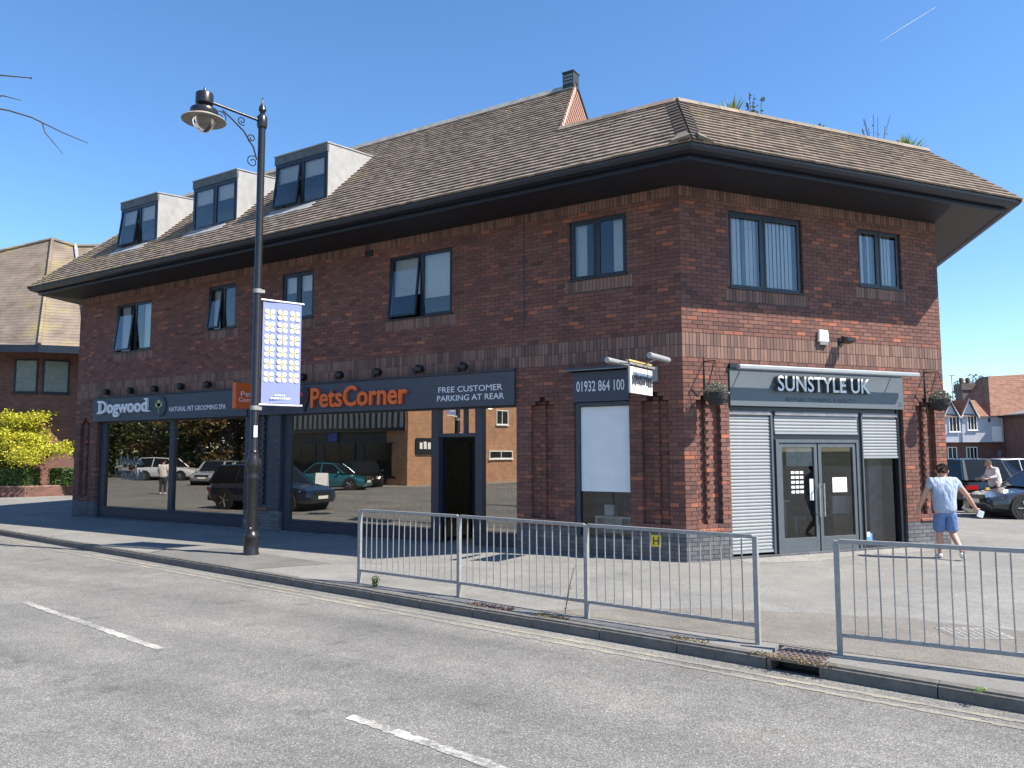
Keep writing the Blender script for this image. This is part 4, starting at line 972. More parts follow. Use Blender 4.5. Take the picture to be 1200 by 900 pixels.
# gully with kerb inlet
gy = thing('kerb_gully', 'iron kerb inlet drain between the two guardrails', 'drain', (GX0, yk(GX0), 0), KA)
part('frame', M_iron, gy, lambda m: (m.box(.006, .5, 0, .47, -.03, -.002), m.box(.0, .035, .012, .47, -.2, -.03), m.box(.475, .51, .012, .47, -.2, -.03)))
STUDS = part('studs', M_iron, gy, lambda m: [m.box(.05 + i * .055 + .02 * (j % 2), .085 + i * .055 + .02 * (j % 2), .03 + j * .052, .055 + j * .052, -.002, .008) for i in range(8) for j in range(8)])
tag(STUDS, kind='stuff'); part('pit', M_black, gy, lambda m: m.box(.036, .474, .2, .46, -.25, -.04)); boxpart('pit_floor', M_black, gy, .0, .5, .0, .3, -.3, -.125)
dg_ = thing('drain_cover', 'pale metal drain cover set in the footway behind the right guardrail', 'drain cover', (4.3, -3.45, 0), .5)
part('plate', M_apron, dg_, lambda m: m.box(-.3, .3, -.25, .25, .0045, .008)); part('bars', plain('pale_bars', (.22, .212, .195), .7), dg_, lambda m: [m.box(-.27 + i * .07, -.23 + i * .07, -.2, .2, .008, .012) for i in range(8)])

# weeds
def weed(label, x_, y_, mat, n, h, seed, kind='leafy'):
    rnd = random.Random(seed); t = thing('weed', label, 'weed', (x_, y_, 0))
    m = MB(); st = MB()
    for i in range(n):
        a = rnd.random() * 6.28; l = h * rnd.uniform(.4, 1); tip = Vector((math.cos(a) * l * .4, math.sin(a) * l * .25, l))
        st.tube([(0, 0, 0), tip * .5 + Vector((0, 0, l * .1)), tip], .003, 4)
        for k in range(7 if kind == 'leafy' else 4): leaf(m, tip * ((k + 1) / 7) + Vector((rnd.gauss(0, .012), rnd.gauss(0, .012), 0)), .045 if kind == 'leafy' else .025, rnd)
    st.build('stems', mat, t); m.build('leaves', mat, t)
def lowweed(label, x0, x1, mat, n, seed, dy=.16, cat='weed'):
    rnd = random.Random(seed); t = thing('weed', label, cat, (x0, yk(x0) + dy, 0)); m = MB()
    for i in range(n):
        u = rnd.random(); leaf(m, Vector((u * (x1 - x0), KS * u * (x1 - x0) + rnd.gauss(0, .03), .004 + .03 * rnd.random() ** 2)), .03, rnd, up=1)
    m.build('leaves', mat, t)
weed('small green weed at the left end of the long guardrail', -2.99, -4.57, leafmat('fresh_weed', [(0, (.1, .14, .03)), (1, (.28, .32, .08))]), 12, .17, 3)
weed('tall dry weed stalk growing against the middle of the long guardrail', .2, -4.84, L_dry, 3, .62, 4, 'dry')
lowweed('low reddish weeds in the kerb joint near the second post', -1.15, -.45, L_red, 260, 5)
lowweed('mossy yellow weeds at the kerb joint by the third post', -.1, .35, L_dry, 170, 6, .14)
lowweed('dry scrap of weeds on the kerb below the third rail panel', 1.65, 2.05, L_dry, 90, 7, .1)
lowweed('tiny green weed in the gutter at the bottom right', 4.33, 4.42, leafmat('lime_weed', [(0, (.12, .25, .04)), (1, (.25, .42, .1))]), 26, 8, -.03)
lowweed('brown leaf litter at the gully edge', 2.5, 3.3, L_dry, 160, 9, -.02)

# ================================================================== CARS
def car(label, loc, head, paint, L=4.5, W=1.85, H=1.62, suv=True, plate_front=True, group='parked cars by the houses', name='parked_car'):
    c = thing(name, label, 'car', loc, head, group)
    hw = W / 2; hl = L / 2; belt = H * (.60 if suv else .62); bon = belt - (.04 if suv else .1); gz = .24 if suv else .17
    st = [(-hl, .45, .42 + .25, .80), (-hl + .05, .36, belt - .12, .9), (-hl + .25, gz, belt - .01, .98), (-hl * .4, gz, belt, 1), (hl * .25, gz, belt - .0, 1), (hl * .5, gz, bon - .01, .98), (hl * .8, gz, bon - .1, .95), (hl - .08, gz + .04, bon - .22, .86), (hl, .4, bon - .36, .74)]
    m = MB(); n0 = []
    for x_, zb, zt, ww in st:
        w_ = hw * ww; ring_ = [(0, zb), (w_ * .82, zb), (w_ * .97, zb + .1), (w_, zb + (zt - zb) * .5), (w_ * .985, zb + (zt - zb) * .75), (w_ * .93, zt - .015), (w_ * .8, zt + .012), (0, zt + .03)]
        ring_ = ring_ + [(-a, b) for a, b in reversed(ring_[1:-1])]; n0.append([(x_, a, b) for a, b in ring_])
    k = len(n0[0])
    for a, b in zip(n0, n0[1:]):
        for i in range(k): m.poly([a[i], b[i], b[(i + 1) % k], a[(i + 1) % k]])
    m.poly(n0[0]); m.poly(n0[-1][::-1]); m.build('body', paint, c, smooth=True)
    # cabin
    rb = -hl + (.12 if suv else .55); rr = -hl + (.42 if suv else 1.15); rf = hl * .12; wb = hl * .46
    cs = [(rb, belt - .01, belt - .01), (rr, belt - .01, H - .03), ((rr + rf) / 2, belt - .01, H), (rf, belt - .01, H - .05), (wb, belt - .03, belt - .02)]
    def cab(x_, z0, z1):
        t = (z1 - z0) / (H - belt) ; return [(x_, hw * .93, z0), (x_, hw * (.93 - .17 * t), z1 - .02 * t), (x_, hw * (.78 - .12 * t), z1 + .02 * t), (x_, -hw * (.78 - .12 * t), z1 + .02 * t), (x_, -hw * (.93 - .17 * t), z1 - .02 * t), (x_, -hw * .93, z0)]
    R_ = [cab(*q_) for q_ in cs]; gl, rf_ = MB(), MB()
    for j, (a, b) in enumerate(zip(R_, R_[1:])):
        for i in range(5):
            f = [a[i], b[i], b[i + 1], a[i + 1]]
            (rf_ if (i in (1, 2, 3) and j in (1, 2)) or (i in (1, 3)) else gl).poly(f)
    gl.build('windows', M_carglass, c); rf_.build('roof', paint, c, smooth=True)
    pl = MB()
    for s in (1, -1):
        for xa, xt in ((rb + .02, rr), ((rr + rf) / 2 - .1, (rr + rf) / 2 - .05), (wb - .05, rf)):
            pl.tube([(xa, s * hw * .932, belt), (xt, s * hw * .765, H - .05)], .03, 6)
        pl.tube([(rr, s * hw * .765, H - .045), ((rr + rf) / 2, s * hw * .765, H - .025), (rf, s * hw * .765, H - .065)], .025, 6)
    pl.build('pillars', paint, c, smooth=True)
    wr = .34 if suv else .31
    wm, am = MB(), MB()
    wm.lathe([(wr - .1, -.1), (wr - .02, -.11), (wr, -.08), (wr, .08), (wr - .02, .11), (wr - .1, .1)], 24, axis='y'); tyre = wm.mesh('tyre', M_rubber, True)
    rm = MB(); rm.lathe([(wr - .09, .06), (wr - .1, .1), (wr - .13, .07), (.06, .08), (.01, .09)], 24, axis='y'); rm.lathe([(wr - .09, -.06), (wr - .1, -.1), (wr - .13, -.07), (.06, -.08), (.01, -.09)], 24, axis='y')
    rim = rm.mesh('rim', M_rim, True); sp_ = MB()
    for kk in range(5):
        a = kk * 1.2566
        for s in (1, -1): sp_.tube([(0, s * .1, 0), ((wr - .1) * math.cos(a), s * .1, (wr - .1) * math.sin(a))], .022, 5)
    spm = sp_.mesh('spokes', M_rim)
    for xx in (-hl * .6, hl * .62):
        for s in (1, -1):
            w_ = link('wheel', tyre, c, (xx, s * (hw - .1), wr)); link('rim', rim, w_); link('spokes', spm, w_)
        am.lathe([(wr + .07, -hw - .004), (wr + .07, hw + .004)], 20, (xx, 0, wr), 'y')
    am.build('wheel_arches', M_rubber, c)
    for s in (1, -1):
        part('headlight', M_headl, c, lambda m: m.hexa([(hl - .12, s * hw * .45, bon - .38), (hl - .12, s * hw * .8, bon - .38), (hl - .3, s * hw * .88, bon - .34), (hl - .3, s * hw * .5, bon - .36), (hl - .1, s * hw * .45, bon - .26), (hl - .11, s * hw * .78, bon - .26), (hl - .34, s * hw * .885, bon - .2), (hl - .3, s * hw * .5, bon - .22)]))
        part('tail_light', M_redl, c, lambda m: m.box(-hl - .012, -hl + .2, min(s * hw * .55, s * hw * .9), max(s * hw * .55, s * hw * .9), belt - .3, belt - .17))
        part('mirror', paint, c, lambda m: m.sphere((hl * .32, s * (hw + .08), belt + .06), .09, 10, 6, .7), smooth=True)
    boxpart('plate', M_plate, c, hl - .0, hl + .012, -.26, .26, .42, .53); boxpart('plate', M_platey, c, -hl - .014, -hl + .05, -.26, .26, .62, .73)
    boxpart('grille', M_black, c, hl - .06, hl + .005, -.45, .45, .54, .66); boxpart('rear_bumper', M_rubber, c, -hl - .02, -hl + .25, -hw * .85, hw * .85, .3, .5)
    return c
P_navy = carpaint('paint_navy', (.012, .02, .045)); P_black = carpaint('paint_black', (.008, .008, .01)); P_teal = carpaint('paint_teal', (.02, .13, .16)); P_white = carpaint('paint_white', (.7, .7, .7)); P_silv = carpaint('paint_silver', (.35, .36, .38)); P_grey = carpaint('paint_dark_grey', (.03, .032, .036))
vr = VROT
car('black SUV seen from behind, past the walking man', V(14.95, 26.8), vr + R(96), P_black, 4.6, 1.9, 1.62)
car('dark grey saloon at the right edge facing left, behind the guardrail', V(15.6, 22.3), vr + R(178), P_grey, 4.6, 1.82, 1.44, False)
car('navy hatchback with big windscreen behind the person in white', V(18.0, 29.5), vr + R(-80), P_navy, 4.2, 1.8, 1.5)
car('white car parked furthest back in front of the houses', V(23.0, 37), vr + R(175), P_white, 4.3, 1.8, 1.5)
car('silver car peeping out right beside the brick pier', V(19.5, 34), vr + R(172), P_silv, 4.3, 1.8, 1.45, False)
# traffic and parked cars that the shop glass mirrors
car('dark blue car mirrored in the pet shop windows', (-17.6, -5.9, -.12), KA, P_navy, 4.6, 1.9, 1.6, group='cars mirrored in the shop glass', name='mirrored_car')
car('teal hatchback mirrored in the large pet shop window', (-25.8, -17.2, -.12), R(-22), P_teal, 4.0, 1.7, 1.45, False, group='cars mirrored in the shop glass', name='mirrored_car')
car('white SUV mirrored in the left grooming window', (-47.6, -22.2, -.12), R(-24), P_white, 4.6, 1.9, 1.65, group='cars mirrored in the shop glass', name='mirrored_car')
car('silver car mirrored in the right grooming window, left of the dark car', (-38, -19, -.12), R(60), P_silv, 4.4, 1.8, 1.5, group='cars mirrored in the shop glass', name='mirrored_car')
car('second silver car mirrored in the right grooming window, above the dark car', (-34.5, -18.6, -.12), R(64), P_silv, 4.4, 1.8, 1.5, group='cars mirrored in the shop glass', name='mirrored_car')
car('black car mirrored beside the orange brick wall', (-27.2, -21.0, -.12), R(40), P_black, 4.2, 1.8, 1.5, group='cars mirrored in the shop glass', name='mirrored_car')

# ================================================================== PEOPLE
def skinned(name, pts, edges, mat, parent, root=0, sub=2):
    me = bpy.data.meshes.new(name); me.from_pydata([p[0] for p in pts], edges, []); me.materials.append(mat)
    o = link(name, me, parent)
    o.modifiers.new('skin', 'SKIN').use_smooth_shade = True
    if not me.skin_vertices:
        bm_ = bmesh.new(); bm_.from_mesh(me); bm_.verts.layers.skin.verify(); bm_.to_mesh(me); bm_.free()
    for i, p in enumerate(pts):
        r_ = p[1] if isinstance(p[1], tuple) else (p[1], p[1])
        me.skin_vertices[0].data[i].radius = r_; me.skin_vertices[0].data[i].use_root = (i == root)
    s = o.modifiers.new('sub', 'SUBSURF'); s.levels = s.render_levels = sub
    return o
SKIN = plain('skin', (.5, .28, .2), .55, var=.06); SKIN2 = plain('fair_skin', (.55, .34, .26), .55, var=.06)
def hand(pts, ed, wrist_i, w, d, side):
    """palm and five bent fingers that leave the wrist w along direction d"""
    d = Vector(d).normalized(); s = d.cross(Vector((0, 1, 0)));  s = s.normalized() if s.length > .1 else Vector((1, 0, 0)); n = s.cross(d)
    pa = Vector(w) + d * .055; i0 = len(pts); pts.append((tuple(pa), (.033, .018))); ed.append((wrist_i, i0))
    for k, (o_, l_) in enumerate(((-.03, .07), (-.01, .08), (.01, .078), (.028, .062))):
        a = pa + d * .035 + s * o_; b = a + d * l_ * .5 + n * .008; c = b + d * l_ * .4 + n * .025; j = len(pts)
        pts.extend([(tuple(a), .011), (tuple(b), .01), (tuple(c), .008)]); ed.extend([(i0, j), (j, j + 1), (j + 1, j + 2)])
    a = pa - d * .01 + s * .04 * side; b = a + d * .04 + s * .02 * side + n * .01; j = len(pts); pts.extend([(tuple(a), .012), (tuple(b), .009)]); ed.extend([(i0, j), (j, j + 1)])
def person(name, label, loc, rz, P, shirt, shorts, shoe, hairm, skin, short=True, sleeve=.55):
    t = thing(name, label, 'person', loc, rz)
    V3 = Vector
    g = {k: V3(v) for k, v in P.items()}
    pts, ed = [], []
    def add(p, r_, par=None):
        pts.append((tuple(p), r_)); i = len(pts) - 1
        if par is not None: ed.append((par, i))
        return i
    pv = add(g['pelvis'], (.15, .11)); sp_ = add(g['waist'], (.145, .115), pv); chs = add(g['chest'], (.165, .12), sp_); ub = add(g['neck'] - V3((0, 0, .07)), (.09, .075), chs)
    nk = add(g['neck'], .056, ub); hb_ = add(g['jaw'], (.068, .08), nk); hm = add(g['head'], (.078, .096), hb_); add(g['crown'], (.055, .068), hm)
    for s, sd_ in (('l', -1), ('r', 1)):
        sh = add(g['sh' + s], .068, chs); el = add(g['el' + s], .047, sh); fo = add(g['el' + s].lerp(g['wr' + s], .35), .045, el); wr = add(g['wr' + s], .03, fo)
        hand(pts, ed, wr, g['wr' + s], g['wr' + s] - g['el' + s], sd_)
        hp_ = add(g['hip' + s], .095, pv); th_ = add(g['hip' + s].lerp(g['kn' + s], .5), .082, hp_); kn = add(g['kn' + s], .058, th_); ca = add(g['kn' + s].lerp(g['an' + s], .35), .06, kn); an = add(g['an' + s], .037, ca); add(g['toe' + s], (.04, .028), an)
    skinned('body', pts, ed, skin, t)
    # shirt
    sp2, e2 = [], []
    def a2(p, r_, par=None):
        sp2.append((tuple(p), r_)); i = len(sp2) - 1
        if par is not None: e2.append((par, i))
        return i
    h0 = a2(g['pelvis'] + V3((0, 0, -.1)), (.2, .165)); h1 = a2(g['pelvis'] + V3((0, 0, .03)), (.205, .17), h0); b0 = a2(g['waist'], (.205, .17), h1); c0 = a2(g['chest'], (.21, .16), b0); n0 = a2(g['neck'] - V3((0, 0, .05)), (.1, .085), c0)
    for s in 'lr':
        q_ = a2(g['sh' + s], .09, c0); q_ = a2(g['sh' + s].lerp(g['el' + s], sleeve), .08, q_)
        if sleeve > .9: a2(g['el' + s].lerp(g['wr' + s], .8), .055, q_)
    skinned('shirt', sp2, e2, shirt, t)
    sp3, e3 = [], []
    sp3.append((tuple(g['pelvis'] + V3((0, 0, .1))), (.165, .135))); sp3.append((tuple(g['pelvis'] - V3((0, 0, .01))), (.16, .135))); e3.append((0, 1))
    for s in 'lr':
        i = len(sp3); k2 = g['hip' + s].lerp(g['kn' + s], .5)
        sp3.append((tuple(g['hip' + s]), .118)); e3.append((1, i)); sp3.append((tuple(k2), .115)); e3.append((i, i + 1)); sp3.append((tuple(g['hip' + s].lerp(g['kn' + s], .82) if short else g['kn' + s]), .112 if short else .08)); e3.append((i + 1, i + 2))
        if short: sp3.append((tuple(g['kn' + s] + V3((0, 0, .0))), .112)); e3.append((i + 2, i + 3))
        if not short: sp3.append((tuple(g['an' + s]), .06)); e3.append((i + 2, i + 3))
    skinned('shorts' if short else 'trousers', sp3, e3, shorts, t)
    for s in 'lr':
        a, b = g['an' + s], g['toe' + s]; d = (b - a); d.z = 0; d.normalize()
        skinned('shoe', [(tuple(a + V3((0, 0, -.035)) - d * .04), (.048, .045)), (tuple(a.lerp(b, .5) + V3((0, 0, -.02))), (.045, .04)), (tuple(b), (.043, .033))], [(0, 1), (1, 2)], shoe, t)
    hd = g['head']; f = g['face'].normalized(); rt = f.cross(V3((0, 0, 1))).normalized(); up = rt.cross(f)
    hm_ = MB()
    for i in range(2200):
        d = V3((random.gauss(0, 1), random.gauss(0, 1), random.gauss(0, 1))).normalized()
        if d.z < -.15 and d.dot(f) > -.35: continue
        if d.dot(f) > .45 and d.z < .62: continue
        if d.z < -.55: continue
        p = hd + V3((0, 0, .022)) + V3((d.x * .09, d.y * .107, d.z * .108)); leaf(hm_, p, .022, random, d)
    hm_.build('hair', hairm, t)
    for s_ in (1, -1):
        part('ear', skin, t, lambda m: m.sphere(tuple(hd + rt * .085 * s_ - f * .005 - up * .01), .024, 8, 6, 1.4), smooth=True)
        part('eye', M_black, t, lambda m: m.sphere(tuple(hd + f * .094 + rt * .032 * s_ + up * .012), .008, 8, 6))
    part('nose', skin, t, lambda m: m.sphere(tuple(hd + f * .102 - up * .022), .018, 8, 6, 1.3), smooth=True)
    part('mouth', plain('lips', (.35, .12, .1), .5), t, lambda m: m.sphere(tuple(hd + f * .093 - up * .058), .018, 8, 6, .3))
    return t
H_dark = leafmat('dark_hair', [(0, (.02, .015, .012)), (1, (.06, .045, .035))]); H_grey = leafmat('fair_hair', [(0, (.25, .2, .15)), (1, (.45, .4, .32))])
C_blue = plain('pale_blue_shirt', (.36, .43, .55), .85, var=.1, scale=5); C_shorts = plain('blue_shorts', (.12, .2, .4), .85, var=.15, scale=6); C_white = plain('white_shirt', (.72, .66, .63), .85, var=.06); C_dark = plain('dark_trousers', (.03, .035, .05), .85)
for _m in (C_blue, C_shorts, C_white):
    _t = _m.node_tree; _mp = N(_t, 'ShaderNodeMapping'); _mp.inputs['Scale'].default_value = (1.6, 1.6, .6); _t.links.new(coord(_t), _mp.inputs[0]); bump(_t, _t.nodes['Principled BSDF'], noise(_t, 9, 3, .5, _mp.outputs[0]), .9, .05)
C_shoe = plain('white_trainers', (.7, .68, .64), .6, var=.06)
man = dict(pelvis=(.01, 0, .88), waist=(0, .0, 1.06), chest=(0, .01, 1.26), neck=(.005, .03, 1.43), jaw=(.01, .045, 1.48), head=(.012, .05, 1.545), crown=(.012, .045, 1.61), face=(.35, .9, 0),
           shl=(-.2, .01, 1.36), ell=(-.31, .06, 1.1), wrl=(-.36, .16, .88), shr=(.2, .0, 1.36), elr=(.37, -.02, 1.12), wrr=(.52, .04, .9),
           hipl=(-.09, 0, .84), knl=(-.06, .12, .47), anl=(-.06, .14, .09), toel=(-.02, .3, .035), hipr=(.1, 0, .84), knr=(.12, .04, .47), anr=(.17, -.2, .16), toer=(.22, -.1, .04))
pm = person('person', 'person in pale blue shirt and blue shorts walking away towards the cars', (3.78, 2.72, 0), VROT - R(8), man, C_blue, C_shorts, C_shoe, H_dark, SKIN)
bag = thing('folded_paper', 'white paper held in the right hand of the walking person', 'paper', (3.78, 2.72, 0), VROT - R(8))
part('sheet', M_white, bag, lambda m: (m.hexa([(.53, .02, .75), (.62, .0, .72), (.63, .03, .72), (.54, .05, .75), (.57, .02, .86), (.66, .01, .83), (.67, .04, .83), (.58, .05, .86)])), bevel=.004)
p2 = dict(pelvis=(0, 0, .87), waist=(.0, .0, 1.05), chest=(-.03, .01, 1.24), neck=(-.1, .02, 1.4), jaw=(-.15, .02, 1.44), head=(-.18, .02, 1.5), crown=(-.19, .02, 1.57), face=(-.95, .1, -.3),
          shl=(-.04, -.18, 1.32), ell=(-.12, -.25, 1.08), wrl=(-.36, -.2, 1.03), shr=(-.04, .18, 1.32), elr=(-.1, .26, 1.08), wrr=(-.34, .2, 1.04),
          hipl=(0, -.09, .84), knl=(-.03, -.1, .46), anl=(0, -.1, .09), toel=(-.16, -.1, .035), hipr=(0, .09, .84), knr=(.02, .1, .46), anr=(.04, .1, .09), toer=(-.12, .1, .035))
person('person', 'person in white shirt bending forward between the black SUV and the grey saloon', V(14.75, 23.7), VROT, p2, C_white, C_dark, C_shoe, H_grey, SKIN2, False, .95)
p3 = dict(pelvis=(0, 0, .9), waist=(0, 0, 1.1), chest=(0, .01, 1.3), neck=(0, .02, 1.48), jaw=(0, .03, 1.54), head=(0, .04, 1.61), crown=(0, .04, 1.68), face=(0, 1, 0),
          shl=(-.2, 0, 1.4), ell=(-.25, .0, 1.15), wrl=(-.22, .15, .98), shr=(.2, 0, 1.4), elr=(.25, 0, 1.15), wrr=(.22, .15, .98),
          hipl=(-.09, 0, .87), knl=(-.09, .03, .48), anl=(-.1, 0, .09), toel=(-.11, .16, .035), hipr=(.09, 0, .87), knr=(.09, .0, .48), anr=(.1, -.05, .09), toer=(.11, .11, .035))
person('person', 'standing person in white shirt and dark trousers mirrored in the left grooming window', (-29.9, -9.8, -.12), R(150), p3, C_white, C_dark, C_shoe, H_dark, SKIN, False, .95)
for i, (r_, t_) in enumerate(((14.05, 23.9), (14.55, 23.6))):
    b = thing('pale_bundle', 'pale bundle on the ground behind the black SUV, %s' % ('left of the pair' if i == 0 else 'right of the pair'), 'bundle', V(r_, t_), 0, 'pale bundles behind the SUV')
    def bun(m):
        rnd = random.Random(i); m.sphere((0, 0, .14), .2, 12, 8, .75)
        m.v = [(x_ + rnd.gauss(0, .012), y_ + rnd.gauss(0, .012), max(0, z_ + rnd.gauss(0, .012))) for x_, y_, z_ in m.v]
    part('sack', M_white if i == 0 else M_lead, b, bun, smooth=True)

# ================================================================== NEIGHBOURS
def uvwall(mb_obj):
    me = mb_obj.data; uv = me.uv_layers.new(name='UVMap')
    for p in me.polygons:
        n = p.normal; h = Vector((-n.y, n.x, 0)); h = h.normalized() if h.length > .01 else Vector((1, 0, 0))
        for li in p.loop_indices:
            c = me.vertices[me.loops[li].vertex_index].co; uv.data[li].uv = (c.dot(h), c.z if abs(n.z) < .9 else c.y)
    return mb_obj
def far_window(parent, a, b, z0, z1, nrm, mull=1, frame=M_white, y=.0, glass=M_carglass):
    """framed window on a wall that runs from a to b"""
    a, b = Vector(a), Vector(b); d = (b - a).normalized(); L = (b - a).length; ang = math.atan2(d.y, d.x)
    f = MB(); ring(f, 0, L, z0, z1, .07, -.05, .04)
    for k in range(mull): f.box(L * (k + 1) / (mull + 1) - .03, L * (k + 1) / (mull + 1) + .03, -.04, .03, z0 + .07, z1 - .07)
    f.box(-.06, L + .06, -.1, .02, z0 - .06, z0)
    w_ = f.build('window', frame, parent, (a.x, a.y, 0), ang)
    g = MB(); g.quad((.05, -.02, z0 + .05), (L - .05, -.02, z0 + .05), (L - .05, -.02, z1 - .05), (.05, -.02, z1 - .05)); g.build('pane', glass, w_)
    return w_
# ---- brown brick neighbour on the left with a tall tiled roof
nb = thing('neighbour_building', 'brown brick building with steep tiled roof behind the golden tree', 'building')
a0, a1, a2, a3 = V(-36, 35), V(-22.35, 36.3), V(-20.9, 37.3), V(-14, 37.6)
m = MB()
for p, q_ in ((a0, a1), (a1, a2), (a2, a3)): m.quad((p.x, p.y, 0), (q_.x, q_.y, 0), (q_.x, q_.y, 7.1), (p.x, p.y, 7.1))
uvwall(m.build('wall', M_bwall, nb))
M_rt = plain('neighbour_tiles', (.2, .155, .12), .9, var=.3, scale=1.2)
_t = M_rt.node_tree; _b = _t.nodes['Principled BSDF']; _o = _b.inputs['Base Color'].links[0].from_socket
_t.links.new(mixc(_t, _o, (.3, .25, .1), ramp(_t, [(.52, (0, 0, 0)), (.68, (1, 1, 1))], noise(_t, .35, 6, .7, N(_t, 'ShaderNodeNewGeometry').outputs['Position']))), _b.inputs['Base Color'])
def rows_bump(mat, sc_):
    t = mat.node_tree; b = t.nodes['Principled BSDF']; wv = N(t, 'ShaderNodeTexWave', bands_direction='Z', wave_profile='SAW'); wv.inputs['Scale'].default_value = sc_; wv.inputs['Distortion'].default_value = .15
    t.links.new(N(t, 'ShaderNodeNewGeometry').outputs['Position'], wv.inputs['Vector']); bump(t, b, wv.outputs['Fac'], .9, .04)
    old = b.inputs['Base Color'].links[0].from_socket
    t.links.new(mixc(t, old, ramp(t, [(0, (.45, .45, .45)), (.25, (1.1, 1.1, 1.1)), (1, (.95, .95, .95))], wv.outputs['Fac']), .95, 'MULTIPLY'), b.inputs['Base Color'])
rows_bump(M_rt, 1.9); rows_bump(M_redroof, 1.6)
ap = V(-24.6, 40.4, 13.3); e0, e1, e2, e3 = V(-37, 33.4, 6.8), V(-21.5, 34.7, 6.8), V(-19.7, 35.4, 6.8), V(-13, 36.0, 6.8)
apl = V(-40, 40, 8.6); v1 = V(-23.4, 40.5, 12.95); v2 = V(-14, 41, 13.1)
m = MB(); m.poly([e0, e1, ap, V(-34, 40.2, 11.0), apl]); m.poly([e1, e2, v1, ap]); m.poly([e2, e3, v2, v1]); rfn = m.build('roof', M_rt, nb)
m = MB(); m.tube([e1 + Vector((0, 0, .05)), ap + Vector((0, 0, .05))], .1, 6); m.tube([ap, v1, v2], .12, 6); m.tube([V(-34, 40.2, 11.0), ap], .12, 6); m.build('hip_tiles', M_rt, rfn)
m = MB(); m.tube([e2 + Vector((0, 0, .06)), v1 + Vector((0, 0, .1))], .09, 5); m.build('lead_valley', M_lead, rfn)
m = MB()
for p, q_ in ((e0, e1), (e1, e2), (e2, e3)): m.quad(p + Vector((0, 0, -.32)), q_ + Vector((0, 0, -.32)), q_ + Vector((0, 0, .02)), p + Vector((0, 0, .02)))
for (p, q_), (r_, s_) in (((e0, e1), (a0, a1)), ((e1, e2), (a1, a2)), ((e2, e3), (a2, a3))): m.quad(p + Vector((0, 0, -.32)), q_ + Vector((0, 0, -.32)), Vector((s_.x, s_.y, 6.69)), Vector((r_.x, r_.y, 6.69)))
m.build('eaves_board', M_fascia, nb)
M_vb = plain('green_curtain_glass', (.2, .24, .22), .2, var=.2)
d01 = (a1 - a0).normalized(); d12 = (a2 - a1).normalized()
for s0_, s1_ in ((-1.15, -.1), (-3.6, -1.9)): far_window(nb, a1 + d01 * s0_ , a1 + d01 * s1_, 4.75, 6.35, None, 1 if s0_ < -2 else 0, M_anth, glass=M_vb)
far_window(nb, a1 + d12 * .1, a1 + d12 * 1.2, 4.75, 6.35, None, 0, M_anth, glass=M_vb)
boxpart('roof_window', M_white, nb, -.3, .3, -.1, .1, 0, .9, loc=V(-25.6, 37.4, 8.6), rz=VROT)
# ---- planter, hedges, golden tree
pl = thing('planter_wall', 'low brick planter wall under the golden tree', 'planter', (0, 0, 0))
pk = [V(-21.3, 33.9), V(-24.5, 33.5), V(-24.5, 35.4), V(-18.5, 36.6)]
m = MB(); m.prism([(p.x, p.y) for p in reversed(pk)], 0, .42); uvwall(m.build('wall', M_bwall, pl))
m = MB(); m.prism([(p.x * 1.0, p.y) for p in reversed(pk)], .424, .48); m.build('coping', plain('brick_coping', (.28, .17, .13), .9), pl)
def hedge(label, r0, r1, t, h):
    hd_ = thing('hedge', label, 'hedge', V((r0 + r1) / 2, t, .45), VROT, 'clipped hedges in the planter'); rnd = random.Random(int(r0 * 10)); m = MB(); w_ = (r1 - r0) / 2
    m2 = MB(); m2.box(-w_ + .06, w_ - .06, -.4, .5, 0, h - .05, .1); m2.build('core', plain('hedge_core', (.03, .05, .015), .9), hd_)
    for i in range(1500):
        f = rnd.random(); x_, y_, z = rnd.uniform(-w_, w_), rnd.uniform(-.45, .55), rnd.uniform(0, h)
        if f < .4: y_ = -.45 + rnd.gauss(0, .02)
        elif f < .7: z = h + rnd.gauss(0, .025)
        elif f < .85: x_ = w_ * rnd.choice((-1, 1)) + rnd.gauss(0, .02)
        leaf(m, Vector((x_, y_, z)), .09, rnd)
    m.build('foliage', L_hedge, hd_)
hedge('clipped hedge in front of the golden tree, largest of three', -22.9, -21.2, 34.4, .75); hedge('clipped hedge at the left edge of the picture', -24.6, -23.05, 34.3, .75); hedge('clipped hedge nearest the shop building', -20.9, -19.4, 35.3, .75)
def tree(label, loc, trunk_h, blobs, lm, n, size, seed, name='tree', group=None, trunk_r=.12, twist=.3):
    t = thing(name, label, 'tree', loc, 0, group); rnd = random.Random(seed); tm_, cm = MB(), MB()
    tm_.tube([(0, 0, 0), (.05, .02, trunk_h * .5), (0, .05, trunk_h)], [trunk_r, trunk_r * .8, trunk_r * .6], 10)
    tot = sum(b[1][0] * b[1][1] for b in blobs)
    for c, rad in blobs:
        c = Vector(c); s = Vector((0, 0, trunk_h * .8)); md = s.lerp(c, .5) + Vector((rnd.gauss(0, .1), rnd.gauss(0, .1), -.1))
        tm_.tube([s, md, c, c + Vector((rad[0] * .4, rad[1] * .2, rad[2] * .5))], [trunk_r * .5, trunk_r * .35, trunk_r * .2, trunk_r * .08], 6)
        k = int(n * rad[0] * rad[1] / tot); nc = max(6, k // 40)
        for j in range(nc):
            d = Vector((rnd.gauss(0, 1), rnd.gauss(0, 1), rnd.gauss(0, 1))).normalized() * (rnd.random() ** .35)
            q_ = Vector((c.x + d.x * rad[0], c.y + d.y * rad[1], c.z + d.z * rad[2])); cr = size * 3.2
            for i in range(max(1, k // nc)):
                leaf(cm, q_ + Vector((rnd.gauss(0, cr * .55), rnd.gauss(0, cr * .55), rnd.gauss(0, cr * .25))), size * rnd.uniform(.7, 1.3), rnd, None, 2)
    tm_.build('trunk', M_bark, t, smooth=True); cm.build('crown', lm, t); return t
rr_ = random.Random(11)
